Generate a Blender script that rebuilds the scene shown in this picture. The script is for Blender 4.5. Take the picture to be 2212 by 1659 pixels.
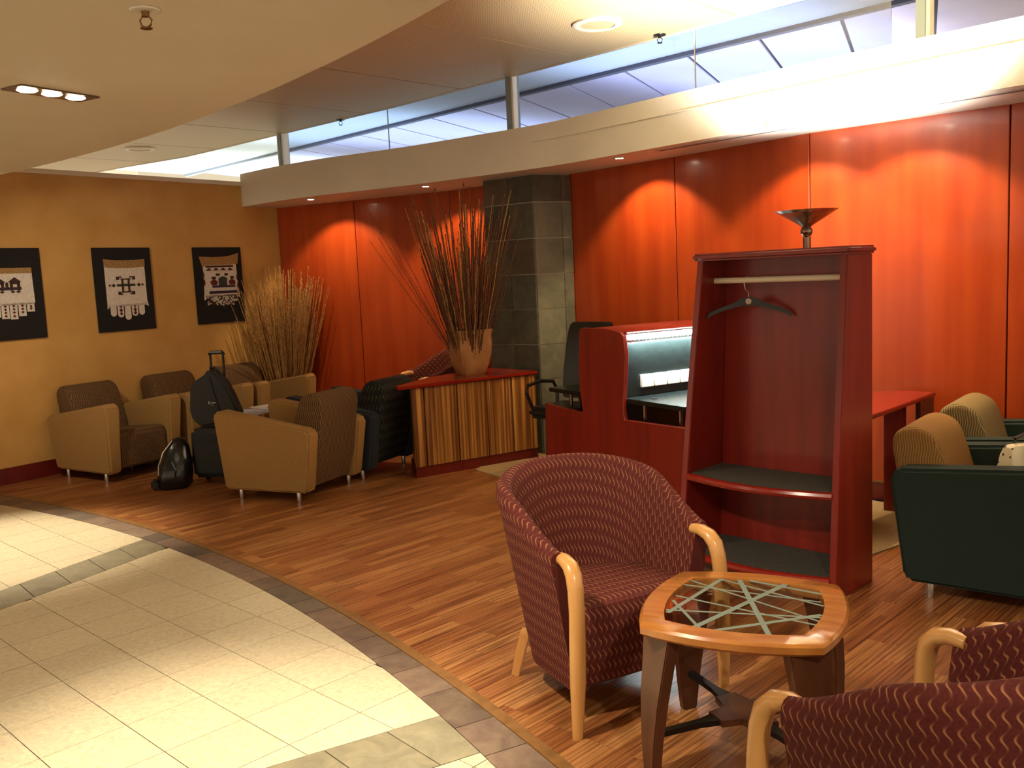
import bpy, bmesh, math, random
from mathutils import Vector, Matrix
random.seed(7)
S = bpy.context.scene
COL = S.collection
for o in list(bpy.data.objects): bpy.data.objects.remove(o)
R = math.radians; pi = math.pi

# ------------------------------------------------------------------ camera
EYE = 1.58
PITCH, ROLL = 0.117471, 0.046286
cp, sp = math.cos(PITCH), math.sin(PITCH)
fw = Vector((0, cp, -sp)); rt = Vector((1, 0, 0)); dn = Vector((0, -sp, -cp))
cr, sr = math.cos(ROLL), math.sin(ROLL)
r2 = cr * rt + sr * dn; d2 = -sr * rt + cr * dn
cam_d = bpy.data.cameras.new('camera'); cam = bpy.data.objects.new('camera', cam_d); COL.objects.link(cam)
cam.matrix_world = Matrix(((r2.x, -d2.x, -fw.x, 0), (r2.y, -d2.y, -fw.y, 0), (r2.z, -d2.z, -fw.z, EYE), (0, 0, 0, 1)))
cam_d.sensor_fit = 'HORIZONTAL'; cam_d.sensor_width = 36; cam_d.lens = 2011.6 / 2212 * 36
cam_d.clip_start = 0.05; cam_d.clip_end = 100
S.camera = cam
S.view_settings.view_transform = 'Standard'; S.view_settings.look = 'None'
S.view_settings.gamma = 1; S.view_settings.use_curve_mapping = False
S.view_settings.exposure = 0.95

# ------------------------------------------------------------------ world and large lights
W = bpy.data.worlds.new('world'); S.world = W; W.use_nodes = True
W.node_tree.nodes['Background'].inputs[0].default_value = (1.0, 0.80, 0.56, 1)
W.node_tree.nodes['Background'].inputs[1].default_value = 0.58
WARM = (1.0, 0.72, 0.40)
def area(name, loc, rot, sx, sy, power, col):
    d = bpy.data.lights.new(name, 'AREA'); d.shape = 'RECTANGLE'; d.size = sx; d.size_y = sy; d.energy = power; d.color = col
    o = bpy.data.objects.new(name, d); COL.objects.link(o); o.location = loc; o.rotation_euler = rot; return o
# unseen upward area lights added behind the clerestory glass to brighten the concourse ceiling
area('concourse_fill', (3.2, 11.0, 3.22), (pi, 0, R(45)), 7.0, 3.0, 150, (0.80, 0.82, 1.0))
area('concourse_fill', (-1.5, 14.5, 3.22), (pi, 0, R(40)), 7.0, 3.0, 120, (0.72, 0.84, 1.0))
area('concourse_fill', (-6.5, 17.5, 3.22), (pi, 0, R(35)), 6.0, 4.0, 420, (0.90, 1.0, 1.0))
def spot(name, loc, target, power, size, blend, col=WARM, rad=0.03):
    d = bpy.data.lights.new(name, 'SPOT'); d.energy = power; d.spot_size = R(size); d.spot_blend = blend; d.color = col; d.shadow_soft_size = rad
    o = bpy.data.objects.new(name, d); COL.objects.link(o); o.location = loc
    o.rotation_euler = (Vector(target) - Vector(loc)).to_track_quat('-Z', 'Y').to_euler(); return o

# ------------------------------------------------------------------ materials
def lin(h):
    h = h.lstrip('#'); c = [int(h[i:i + 2], 16) / 255 for i in (0, 2, 4)]
    return tuple(x / 12.92 if x <= .04045 else ((x + .055) / 1.055) ** 2.4 for x in c) + (1,)
MATS = {}
class NT:
    def __init__(s, name):
        s.m = bpy.data.materials.new(name); s.m.use_nodes = True; s.t = s.m.node_tree
        s.b = s.t.nodes['Principled BSDF']; MATS[name] = s.m
    def n(s, typ, **kw):
        x = s.t.nodes.new(typ)
        for k, v in kw.items():
            if k.startswith('i_'):
                k2 = k[2:]; x.inputs[int(k2) if k2.isdigit() else k2.replace('_', ' ')].default_value = v
            else: setattr(x, k, v)
        return x
    def l(s, a, ai, b, bi): s.t.links.new(a.outputs[ai], b.inputs[bi])
    def coords(s, kind='Object', scale=(1, 1, 1), rot=(0, 0, 0), loc=(0, 0, 0)):
        if kind == 'World':
            g = s.n('ShaderNodeNewGeometry'); out = 'Position'
        else:
            g = s.n('ShaderNodeTexCoord'); out = kind
        mp = s.n('ShaderNodeMapping'); mp.inputs['Scale'].default_value = scale; mp.inputs['Rotation'].default_value = rot; mp.inputs['Location'].default_value = loc
        s.l(g, out, mp, 'Vector'); return mp
    def ramp(s, stops):
        r = s.n('ShaderNodeValToRGB'); e = r.color_ramp.elements
        while len(e) > 1: e.remove(e[-1])
        e[0].position, e[0].color = stops[0]
        for p, c in stops[1:]:
            q = e.new(p); q.color = c
        return r
    def math(s, op, a=None, b=None, clamp=False):
        m = s.n('ShaderNodeMath'); m.operation = op; m.use_clamp = clamp
        for i, v in enumerate((a, b)):
            if v is None: continue
            if isinstance(v, (int, float)): m.inputs[i].default_value = v
            else: s.l(v[0], v[1], m, i)
        return m
    def bump(s, src, si, strength, dist=.01):
        b = s.n('ShaderNodeBump'); b.inputs['Strength'].default_value = strength; b.inputs['Distance'].default_value = dist
        s.l(src, si, b, 'Height'); s.l(b, 'Normal', s.b, 'Normal')
def pm(name, c1, c2=None, scale=(6, 6, 6), rough=.6, metal=0, bump=0, kind='Object', detail=4, coat=0, spec=.5, lo=.3, hi=.7):
    """two tone noise material"""
    t = NT(name); t.b.inputs['Roughness'].default_value = rough; t.b.inputs['Metallic'].default_value = metal
    t.b.inputs['Coat Weight'].default_value = coat; t.b.inputs['Coat Roughness'].default_value = .12
    t.b.inputs['Specular IOR Level'].default_value = spec
    if c2 is None: t.b.inputs['Base Color'].default_value = lin(c1)
    if c2 is not None or bump:
        mp = t.coords(kind, scale); n = t.n('ShaderNodeTexNoise'); n.inputs['Scale'].default_value = 1; n.inputs['Detail'].default_value = detail
        t.l(mp, 'Vector', n, 'Vector')
        if c2 is not None:
            r = t.ramp([(lo, lin(c1)), (hi, lin(c2))]); t.l(n, 'Fac', r, 'Fac'); t.l(r, 'Color', t.b, 'Base Color')
        if bump: t.bump(n, 'Fac', bump, .004)
    return t.m
def emit(name, col, strength):
    t = NT(name); t.b.inputs['Base Color'].default_value = (0, 0, 0, 1)
    t.b.inputs['Emission Color'].default_value = col + (1,) if len(col) == 3 else col; t.b.inputs['Emission Strength'].default_value = strength; return t.m

pm('paint_yellow', '#c99c58', '#bc8c48', (3, 3, 3), .75, kind='World')
pm('paint_cream', '#e2d6c0', '#dccfb8', (2, 2, 2), .7, kind='World')
pm('paint_soffit', '#e6e2d8', '#dfdacf', (2, 2, 2), .6, kind='World')
pm('slot_metal', '#b9ab9f', None, rough=.5)
pm('red_panel', '#aa461b', '#963515', (9, 9, .7), .28, kind='World', coat=.25)
pm('red_wood', '#8a2416', '#741a10', (14, 14, 1.2), .36, coat=.12)
pm('red_top', '#942617', '#801c12', (6, 6, 6), .2, coat=.5)
pm('red_plinth', '#6a1a14', '#5a1410', (20, 20, 3), .35)
pm('dark_wood', '#5c3422', '#482818', (20, 20, 2), .35, coat=.2)
pm('table_wood', '#b87838', '#a0602a', (8, 30, 8), .22, coat=.5)
pm('beech', '#d6a060', '#c48c4c', (10, 10, 3), .32, coat=.3)
pm('black_metal', '#1c1a1a', None, rough=.35, metal=.4)
pm('chrome', '#c8c4bc', None, rough=.28, metal=1)
pm('brushed', '#a08878', '#7a6458', (40, 40, 4), .25, metal=.95)
pm('tan_fabric', '#a07c46', '#8e6a38', (160, 160, 160), .9, bump=.15, detail=2)
pm('teal_fabric', '#12271f', '#0e1e19', (160, 160, 160), .9, bump=.15, detail=2)
pm('navy_fabric', '#262c38', '#1c222c', (160, 160, 160), .9, bump=.15, detail=2)
pm('black_leather', '#171514', '#100f0e', (60, 60, 60), .32, bump=.2)
pm('black_nylon', '#1a191b', '#121113', (200, 200, 200), .75, bump=.1)
pm('gloss_black', '#0d0d0e', '#161616', (30, 30, 30), .22, bump=.5)
pm('desk_black', '#171d1b', '#111615', (30, 30, 30), .25)
pm('mat_grey', '#4a463e', '#36332d', (120, 120, 120), .95, bump=.3)
pm('white_plastic', '#e6e0d2', None, rough=.4)
pm('rail_white', '#e8dcc4', None, rough=.35)
pm('board_black', '#100d0e', '#16110f', (80, 80, 80), .9)
pm('cloth_white', '#d9cfc4', '#c6bbae', (60, 60, 60), .9, bump=.3)
pm('cloth_tan', '#a8824e', '#8a6a40', (60, 60, 60), .9, bump=.3)
pm('bead_brown', '#3a2016', None, rough=.7)
pm('bead_green', '#2c3a30', None, rough=.7)
pm('bead_purple', '#2a1838', None, rough=.7)
pm('bead_red', '#5c1c1a', None, rough=.7)
pm('terracotta', '#b08050', '#8e6238', (7, 7, 5), .7)
pm('brass', '#8a6a44', None, rough=.35, metal=.9)
pm('carpet', '#b49c72', '#a08a62', (90, 90, 90), 1.0, bump=.4, kind='World')
pm('grout', '#8c8068', None, rough=.95)
pm('grout_light', '#b9b0a0', None, rough=.95)
pm('post_grey', '#8a9aa0', None, rough=.5)
pm('hall_plaster', '#c9d2d4', '#bfcacc', (1, 1, 1), .8, kind='World')
pm('hall_panel', '#d8d4e4', '#cfcbe0', (2, 2, 2), .8, kind='World')
pm('hall_dark', '#4e525c', None, rough=.7)
pm('paper_blue', '#8a96b4', '#c8ccd8', (14, 14, 14), .5)
pm('paper_white', '#d8d2c8', '#b8b4b0', (30, 30, 30), .5)
pm('bag_cream', '#d8ccae', None, rough=.6)
pm('bag_brown', '#2a1712', None, rough=.4)
emit('lamp_warm', (1.0, .80, .5), 30)
emit('lamp_hot', (1.0, .86, .62), 60)
emit('lamp_cool', (.80, .97, 1.0), 22)

def wave_mat(name, base, base2, line, p, lam, amp, width, rough=.85, fade=True):
    """woven upholstery with wavy lines, drawn in metres of the uv map"""
    t = NT(name); t.b.inputs['Roughness'].default_value = rough; t.b.inputs['Specular IOR Level'].default_value = .25
    uv = t.n('ShaderNodeUVMap'); sx = t.n('ShaderNodeSeparateXYZ'); t.l(uv, 'UV', sx, 'Vector')
    ph = t.math('MULTIPLY', (sx, 'Y'), 2 * pi / lam)
    sn = t.math('SINE', (ph, 0)); off = t.math('MULTIPLY', (sn, 0), amp)
    x = t.math('ADD', (sx, 'X'), (off, 0)); q = t.math('DIVIDE', (x, 0), p); fr = t.math('FRACT', (q, 0))
    d = t.math('ABSOLUTE', (t.math('SUBTRACT', (fr, 0), .5), 0))
    m = t.math('SUBTRACT', 1.0, (t.math('DIVIDE', (d, 0), width), 0), True)
    if fade:
        ph2 = t.math('SINE', (t.math('ADD', (ph, 0), 1.0), 0))
        k = t.math('ADD', (t.math('MULTIPLY', (ph2, 0), .45), 0), .5, True)
        m = t.math('MULTIPLY', (m, 0), (k, 0))
    mp = t.coords('Object', (1, 1, 1)); nz = t.n('ShaderNodeTexNoise'); nz.inputs['Scale'].default_value = 140; t.l(mp, 'Vector', nz, 'Vector')
    r = t.ramp([(.35, lin(base)), (.65, lin(base2))]); t.l(nz, 'Fac', r, 'Fac')
    mx = t.n('ShaderNodeMix', data_type='RGBA'); t.l(m, 0, mx, 0); t.l(r, 'Color', mx, 6); mx.inputs[7].default_value = lin(line)
    t.l(mx, 2, t.b, 'Base Color'); t.bump(nz, 'Fac', .15, .003); return t.m
wave_mat('maroon_wave', '#5c231e', '#4e1d1a', '#b07a54', .022, .05, .006, .15)
wave_mat('brown_wave', '#4e3826', '#42301f', '#866640', .017, .07, .004, .30, fade=False)
wave_mat('olive_wave', '#6a5a3a', '#5a4c30', '#a89060', .012, .12, .004, .32, fade=False)
wave_mat('tan_wave', '#7e5a2e', '#6e4c26', '#a07840', .012, .12, .004, .32, fade=False)
wave_mat('navy_wave', '#1e2224', '#181b1c', '#6a6040', .034, .08, .010, .16)

def oak_floor():
    t = NT('oak_floor'); A = R(44)
    # strips run along azimuth 44 deg: rotate world so that x' runs along the boards
    mp = t.coords('World', (1, 1, 1), (0, 0, -(pi / 2 - A)))
    br = t.n('ShaderNodeTexBrick'); br.offset = .37; br.offset_frequency = 3; br.squash = 1
    br.inputs['Scale'].default_value = 1; br.inputs['Mortar Size'].default_value = .0011; br.inputs['Brick Width'].default_value = .46; br.inputs['Row Height'].default_value = .065
    br.inputs['Color1'].default_value = (0, 0, 0, 1); br.inputs['Color2'].default_value = (1, 1, 1, 1); br.inputs['Mortar'].default_value = (.2, .2, .2, 1)
    t.l(mp, 'Vector', br, 'Vector')
    # grain: long stretched noise, shifted strip by strip
    sh = t.n('ShaderNodeVectorMath', operation='MULTIPLY'); sh.inputs[1].default_value = (9, 5, 3); t.l(br, 'Color', sh, 0)
    ad = t.n('ShaderNodeVectorMath', operation='ADD'); t.l(mp, 'Vector', ad, 0); t.l(sh, 'Vector', ad, 1)
    m2 = t.n('ShaderNodeMapping'); m2.inputs['Scale'].default_value = (2.4, 60, 1); t.l(ad, 'Vector', m2, 'Vector')
    n1 = t.n('ShaderNodeTexNoise'); n1.inputs['Scale'].default_value = 1; n1.inputs['Detail'].default_value = 5; n1.inputs['Distortion'].default_value = .6; t.l(m2, 'Vector', n1, 'Vector')
    m3 = t.n('ShaderNodeMapping'); m3.inputs['Scale'].default_value = (1.3, 13, 1); t.l(ad, 'Vector', m3, 'Vector')
    wv = t.n('ShaderNodeTexWave', wave_type='BANDS', bands_direction='Y'); wv.inputs['Scale'].default_value = 1.1; wv.inputs['Distortion'].default_value = 7; wv.inputs['Detail'].default_value = 2; wv.inputs['Detail Scale'].default_value = .6
    t.l(m3, 'Vector', wv, 'Vector')
    base = t.ramp([(0, lin('#8e5630')), (.5, lin('#9e663a')), (1, lin('#b47e4c'))]); t.l(br, 'Color', base, 'Fac')
    gr = t.ramp([(.38, (.42, .34, .28, 1)), (.54, (1, 1, 1, 1))]); t.l(n1, 'Fac', gr, 'Fac')
    gw = t.ramp([(.0, (.5, .4, .34, 1)), (.35, (1, 1, 1, 1))]); t.l(wv, 'Fac', gw, 'Fac')
    mm = t.n('ShaderNodeMix', data_type='RGBA', blend_type='MULTIPLY'); mm.inputs[0].default_value = .8; t.l(base, 'Color', mm, 6); t.l(gr, 'Color', mm, 7)
    m4 = t.n('ShaderNodeMix', data_type='RGBA', blend_type='MULTIPLY'); m4.inputs[0].default_value = .65; t.l(mm, 2, m4, 6); t.l(gw, 'Color', m4, 7)
    t.l(m4, 2, t.b, 'Base Color'); t.b.inputs['Roughness'].default_value = .34; t.b.inputs['Coat Weight'].default_value = .12; t.b.inputs['Coat Roughness'].default_value = .18
    t.bump(n1, 'Fac', .06, .002)
oak_floor()
def stone(name, a, b, c, sc, rough=.5, rnd=.25):
    t = NT(name); mp = t.coords('World', (1, 1, 1)); n = t.n('ShaderNodeTexNoise'); n.inputs['Scale'].default_value = sc; n.inputs['Detail'].default_value = 8; n.inputs['Roughness'].default_value = .68; n.inputs['Distortion'].default_value = .7
    t.l(mp, 'Vector', n, 'Vector'); r = t.ramp([(.3, lin(a)), (.5, lin(b)), (.72, lin(c))]); t.l(n, 'Fac', r, 'Fac')
    oi = t.n('ShaderNodeObjectInfo'); hs = t.n('ShaderNodeHueSaturation'); v = t.math('ADD', (t.math('MULTIPLY', (oi, 'Random'), rnd * 2), 0), 1 - rnd)
    t.l(v, 0, hs, 'Value'); t.l(r, 'Color', hs, 'Color'); t.l(hs, 'Color', t.b, 'Base Color'); t.b.inputs['Roughness'].default_value = rough; t.bump(n, 'Fac', .12, .004); return t
stone('tile_cream', '#a89a82', '#bcae92', '#ccbea2', 42, .38, .04)
stone('slate_border', '#5c4a40', '#6e5a4c', '#7e6a58', 9, .5, .22)
stone('slate_band', '#6a6450', '#7a725c', '#8c8268', 9, .5, .10)
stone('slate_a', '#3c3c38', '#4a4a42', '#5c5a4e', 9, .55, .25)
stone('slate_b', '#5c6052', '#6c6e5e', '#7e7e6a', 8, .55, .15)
stone('slate_c', '#4e443c', '#5e5246', '#6c6052', 8, .55, .2)
def zebrano():
    t = NT('zebrano'); mp = t.coords('Object', (46, 46, .6)); n = t.n('ShaderNodeTexNoise'); n.inputs['Scale'].default_value = 1; n.inputs['Detail'].default_value = 3; t.l(mp, 'Vector', n, 'Vector')
    mp2 = t.coords('Object', (7, 7, .3)); n2 = t.n('ShaderNodeTexNoise'); n2.inputs['Scale'].default_value = 1; t.l(mp2, 'Vector', n2, 'Vector')
    r = t.ramp([(.38, lin('#6a4020')), (.52, lin('#a07038')), (.62, lin('#c09450'))]); t.l(n, 'Fac', r, 'Fac')
    r2_ = t.ramp([(.35, (.72, .6, .5, 1)), (.65, (1.1, 1.05, 1, 1))]); t.l(n2, 'Fac', r2_, 'Fac')
    mm = t.n('ShaderNodeMix', data_type='RGBA', blend_type='MULTIPLY'); mm.inputs[0].default_value = 1; t.l(r, 'Color', mm, 6); t.l(r2_, 'Color', mm, 7); t.l(mm, 2, t.b, 'Base Color')
    t.b.inputs['Roughness'].default_value = .4
zebrano()
def perforated():
    t = NT('perforated'); mp = t.coords('World', (48, 48, 48), (0, 0, R(-46))); sx = t.n('ShaderNodeSeparateXYZ'); t.l(mp, 'Vector', sx, 'Vector')
    fx = t.math('SUBTRACT', (t.math('FRACT', (sx, 'X')), 0), .5); fy = t.math('SUBTRACT', (t.math('FRACT', (sx, 'Y')), 0), .5)
    dd = t.math('ADD', (t.math('MULTIPLY', (fx, 0), (fx, 0)), 0), (t.math('MULTIPLY', (fy, 0), (fy, 0)), 0))
    k = t.math('LESS_THAN', (dd, 0), .07); mx = t.n('ShaderNodeMix', data_type='RGBA'); t.l(k, 0, mx, 0); mx.inputs[6].default_value = lin('#d8c49a'); mx.inputs[7].default_value = lin('#a08a64')
    t.l(mx, 2, t.b, 'Base Color'); t.b.inputs['Roughness'].default_value = .45
perforated()
def glassy(name, tint, rough=.0, gloss=.06, alpha=None):
    t = NT(name); tr = t.n('ShaderNodeBsdfTransparent'); tr.inputs[0].default_value = tint; gl = t.n('ShaderNodeBsdfGlossy'); gl.inputs['Roughness'].default_value = rough
    mx = t.n('ShaderNodeMixShader'); mx.inputs[0].default_value = gloss; t.l(tr, 0, mx, 1); t.l(gl, 0, mx, 2); out = t.t.nodes['Material Output']; t.l(mx, 0, out, 'Surface')
glassy('glass_blue', (.62, .68, .78, 1)); glassy('glass_clear', (.93, .96, .95, 1), .02, .12)
pm('frost', '#6e7a70', None, rough=.6)
pm('stick_pale', '#c49a5c', '#7a4e26', (4, 4, 40), .7)
pm('stick_dark', '#7a4a2c', '#3a2014', (4, 4, 30), .7)
def dots():
    t = NT('bag_dots'); mp = t.coords('Object', (22, 22, 22)); v = t.n('ShaderNodeTexVoronoi'); v.inputs['Scale'].default_value = 1; v.inputs['Randomness'].default_value = .55; t.l(mp, 'Vector', v, 'Vector')
    r = t.ramp([(.14, lin('#3a3226')), (.2, lin('#d8ccae'))]); t.l(v, 'Distance', r, 'Fac'); t.l(r, 'Color', t.b, 'Base Color'); t.b.inputs['Roughness'].default_value = .5
dots()

# ------------------------------------------------------------------ mesh helpers
class B:
    def __init__(s): s.bm = bmesh.new(); s.uv = None
    def face(s, vs):
        try: return s.bm.faces.new(vs)
        except ValueError: return None
    def box(s, c, d, rz=0):
        M = Matrix.Translation(c) @ Matrix.Rotation(rz, 4, 'Z')
        v = [s.bm.verts.new(M @ Vector((x * d[0] / 2, y * d[1] / 2, z * d[2] / 2))) for z in (-1, 1) for y in (-1, 1) for x in (-1, 1)]
        for f in ((0, 2, 3, 1), (4, 5, 7, 6), (0, 1, 5, 4), (2, 6, 7, 3), (0, 4, 6, 2), (1, 3, 7, 5)): s.face([v[i] for i in f])
        return s
    def prism(s, poly, z0, z1):
        """extrude a 2d polygon in xy from z0 to z1"""
        a = [s.bm.verts.new((p[0], p[1], z0)) for p in poly]; b = [s.bm.verts.new((p[0], p[1], z1)) for p in poly]; n = len(poly)
        s.face(a[::-1]); s.face(b)
        for i in range(n): s.face([a[i], a[(i + 1) % n], b[(i + 1) % n], b[i]])
        return s
    def hull(s, lo, hi):
        """prism between two 3d rings of equal length"""
        a = [s.bm.verts.new(p) for p in lo]; b = [s.bm.verts.new(p) for p in hi]; n = len(lo); s.face(a[::-1]); s.face(b)
        for i in range(n): s.face([a[i], a[(i + 1) % n], b[(i + 1) % n], b[i]])
        return s
    def xprism(s, poly, x0, x1):
        """extrude a (y,z) polygon along x"""
        return s.hull([(x0, p[0], p[1]) for p in poly], [(x1, p[0], p[1]) for p in poly])
    def yprism(s, poly, y0, y1):
        """extrude an (x,z) polygon along y"""
        return s.hull([(p[0], y0, p[1]) for p in poly], [(p[0], y1, p[1]) for p in poly])
    def loft(s, rings, closed=True, cap=True):
        V = [[s.bm.verts.new(p) for p in r] for r in rings]; n = len(rings[0])
        for a, b in zip(V, V[1:]):
            for i in range(n if closed else n - 1): s.face([a[i], a[(i + 1) % n], b[(i + 1) % n], b[i]])
        if cap and closed: s.face(V[0][::-1]); s.face(V[-1])
        return s
    def tube(s, path, rad, n=10, flat=1.0, up=None):
        P = [Vector(p) for p in path]; rings = []
        for i, p in enumerate(P):
            t = (P[min(i + 1, len(P) - 1)] - P[max(i - 1, 0)]).normalized()
            u = Vector(up) if up else (Vector((0, 0, 1)) if abs(t.z) < .9 else Vector((1, 0, 0)))
            a = t.cross(u).normalized(); b = a.cross(t).normalized(); r = rad[i] if isinstance(rad, (list, tuple)) else rad
            rings.append([p + a * math.cos(k * 2 * pi / n) * r * flat + b * math.sin(k * 2 * pi / n) * r for k in range(n)])
        return s.loft(rings)
    def lathe(s, prof, n=24, c=(0, 0), ring=False):
        if ring: prof = list(prof) + [prof[0]]
        return s.loft(cap=not ring, rings=[[(c[0] + r * math.cos(k * 2 * pi / n), c[1] + r * math.sin(k * 2 * pi / n), z) for k in range(n)] for r, z in prof])
    def build(s, name, mat, parent=None, bevel=0, seg=2, smooth=None, uvfn=None, sub=0):
        bm = s.bm; bmesh.ops.remove_doubles(bm, verts=bm.verts, dist=1e-6)
        bmesh.ops.recalc_face_normals(bm, faces=bm.faces)
        if bevel:
            ed = [e for e in bm.edges if len(e.link_faces) == 2 and e.calc_face_angle(0) > .45]
            bmesh.ops.bevel(bm, geom=ed, offset=bevel, segments=seg, affect='EDGES', clamp_overlap=True)
        if sub: bmesh.ops.subdivide_edges(bm, edges=bm.edges, cuts=sub, use_grid_fill=True)
        bm.normal_update(); ul = bm.loops.layers.uv.new('UVMap')
        for f in bm.faces:
            n = f.normal; ax = max(range(3), key=lambda i: abs(n[i]))
            for l in f.loops:
                c = l.vert.co; l[ul].uv = uvfn(c, f) if uvfn else ((c.y, c.z) if ax == 0 else (c.x, c.z) if ax == 1 else (c.x, c.y))
        me = bpy.data.meshes.new(name); bm.to_mesh(me); bm.free()
        if smooth is None: smooth = bool(bevel)
        if smooth:
            for p in me.polygons: p.use_smooth = True
            me.set_sharp_from_angle(angle=R(40))
        me.materials.append(MATS[mat])
        return link(name, me, parent)
def link(name, me, parent=None):
    o = bpy.data.objects.new(name, me); COL.objects.link(o)
    if parent: o.parent = parent
    return o
def tag(o, label, cat, group=None):
    o['label'] = label; o['category'] = cat
    if group: o['group'] = group
    return o
def thing(name, label, cat, loc=(0, 0, 0), rz=0, group=None):
    o = bpy.data.objects.new(name, None); COL.objects.link(o); o.empty_display_size = .1
    o.location = loc; o.rotation_euler = (0, 0, rz); return tag(o, label, cat, group)
def struct(o, label=None):
    o['kind'] = 'structure'
    if label: o['label'] = label
    return o
def copy_tree(o, parent=None):
    c = o.copy(); COL.objects.link(c); c.parent = parent
    for ch in list(o.children): copy_tree(ch, c)
    return c
def az(a): return Vector((math.sin(R(a)), math.cos(R(a))))
def clip(poly, n, c):
    """keep the part of a convex polygon where n.p <= c"""
    out = []
    for i, p in enumerate(poly):
        q = poly[(i + 1) % len(poly)]; dp = n.dot(p) - c; dq = n.dot(q) - c
        if dp <= 0: out.append(p)
        if (dp < 0 < dq) or (dq < 0 < dp): out.append(p + (q - p) * (dp / (dp - dq)))
    return out
def parea(p): return abs(sum(p[i].x * p[(i + 1) % len(p)].y - p[(i + 1) % len(p)].x * p[i].y for i in range(len(p)))) / 2 if len(p) > 2 else 0
def inset(poly, d):
    """shrink a convex ccw polygon"""
    c = sum(poly, Vector((0, 0))) / len(poly); out = list(poly)
    for i in range(len(poly)):
        e = poly[(i + 1) % len(poly)] - poly[i]
        if e.length < 1e-5: continue
        n = Vector((e.y, -e.x)).normalized()
        if n.dot(c - poly[i]) > 0: n = -n
        out = clip(out, n, n.dot(poly[i]) - d)
    return out

# ------------------------------------------------------------------ plan of the room
U = az(43.94); V = Vector((U.y, -U.x))                  # tile grid and board directions
WU = az(35.43); WN = Vector((WU.y, -WU.x))              # left wall direction, normal into the room
LW0 = Vector((-4.09, 8.14)); CORNER = Vector((-2.493, 10.384))
WALL = [CORNER, Vector((-1.562, 9.856)), Vector((-.527, 9.257)), Vector((.588, 8.217)), Vector((1.324, 7.303)), Vector((2.046, 6.318)), Vector((2.931, 5.477)), Vector((3.9, 4.53))]
SOFF = [Vector(p) for p in ((-2.76, 10.01), (-2.25, 9.50), (-1.707, 9.07), (-1.23, 8.79), (-.77, 8.48), (-.19, 8.03), (.238, 7.68), (.532, 7.384), (1.042, 6.753), (1.40, 6.31), (1.76, 5.865), (2.229, 5.34), (2.671, 4.866), (3.4, 4.12))]
ZS, ZF, ZC = 2.415, 2.755, 3.20
CI, RI = Vector((-9.768, -2.207)), 10.90
CO, RO = Vector((-10.79, -3.10)), 12.388

# ------------------------------------------------------------------ floor
floor = struct(B().box((0, 5, -.06), (16, 18, .08)).build('floor', 'grout'))
def piece(name, poly, mat, z=.0, h=.016, gap=.0016, parent=floor):
    p = inset(poly, gap)
    if parea(p) < 4e-4: return None
    return B().prism(p, z - h, z).build(name, mat, parent)
TS = .3028; O2 = Vector((-1.069, 4.551))
def G(l, m): return O2 - U * (TS * l) + V * (TS * m)
BANDS = [((-6.12, .35), (-5.07, .335)), ((5.27, -.30), (6.36, -.30))]
def band_hp(k):                                        # half plane through m = a + b*l ; value<=0 on the small-m side
    a, b = k; p, q = G(0, a), G(1, a + b); e = q - p; n = Vector((e.y, -e.x)).normalized()
    if n.dot(V) < 0: n = -n
    return n, n.dot(p)
HP = [band_hp(k) for bnd in BANDS for k in bnd]
def arc_clip(poly, c, r, steps=64):
    """clip to inside of a circle by tangents near the polygon"""
    m = sum(poly, Vector((0, 0))) / len(poly); a0 = math.atan2(m.y - c.y, m.x - c.x)
    for k in range(-8, 9):
        a = a0 + k * .012; n = Vector((math.cos(a), math.sin(a))); poly = clip(poly, n, n.dot(c) + r)
        if len(poly) < 3: return []
    return poly
def seen(p, z=0.0, mx=420):
    q = Vector((p.x, p.y, z - EYE)); d = q.dot(fw)
    if d < .4: return False
    x = 1106 + 2011.6 * q.dot(r2) / d; y = 829.5 + 2011.6 * q.dot(d2) / d
    return -mx < x < 2212 + mx and -mx < y < 1659 + 2 * mx
full = None
for l in range(-4, 22):
    for m in range(-22, 14):
        sq = [G(l, m), G(l + 1, m), G(l + 1, m + 1), G(l, m + 1)]
        cen = sum(sq, Vector((0, 0))) / 4
        if not seen(cen) or (cen - CI).length > RI + .3: continue
        if (cen - CI).length > RI - .3: sq = arc_clip(sq, CI, RI)
        if len(sq) < 3: continue
        for lo, hi in ((None, HP[0]), (HP[1], HP[2]), (HP[3], None)):
            p = sq
            if hi: p = clip(p, hi[0], hi[1])
            if lo and len(p) > 2: p = clip(p, -lo[0], -lo[1])
            if len(p) < 3 or parea(p) < .0008: continue
            if len(p) == 4 and abs(parea(p) - TS * TS) < 1e-5:
                if full is None: full = B().prism(inset([v - cen for v in p], .0016), -.016, 0)
                if not isinstance(full, bpy.types.Mesh):
                    o = full.build('tile', 'tile_cream', floor); full = o.data
                else: o = link('tile', full, floor)
                o.location = (cen.x, cen.y, 0)
            else: piece('tile', p, 'tile_cream')
for a_, b_ in ((0, 1), (2, 3)):                       # slate bands between the tile fields
    for i in range(-2, 34):
        lo, hi = -1.5 + i * .72, -1.5 + (i + 1) * .72
        j = random.uniform(-.12, .12)
        k0, k1 = (BANDS[a_ // 2][0], BANDS[a_ // 2][1])
        q = [G(lo, k0[0] + k0[1] * lo), G(hi, k0[0] + k0[1] * hi), G(hi + .1, k1[0] + k1[1] * (hi + .1)), G(lo + .1, k1[0] + k1[1] * (lo + .1))]
        cen = sum(q, Vector((0, 0))) / 4
        if not seen(cen) or (cen - CI).length > RI + .3: continue
        if (cen - CI).length > RI - .35: q = arc_clip(q, CI, RI)
        if len(q) > 2 and parea(q) > .002: piece('slate', q, 'slate_band', gap=.0022)
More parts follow.
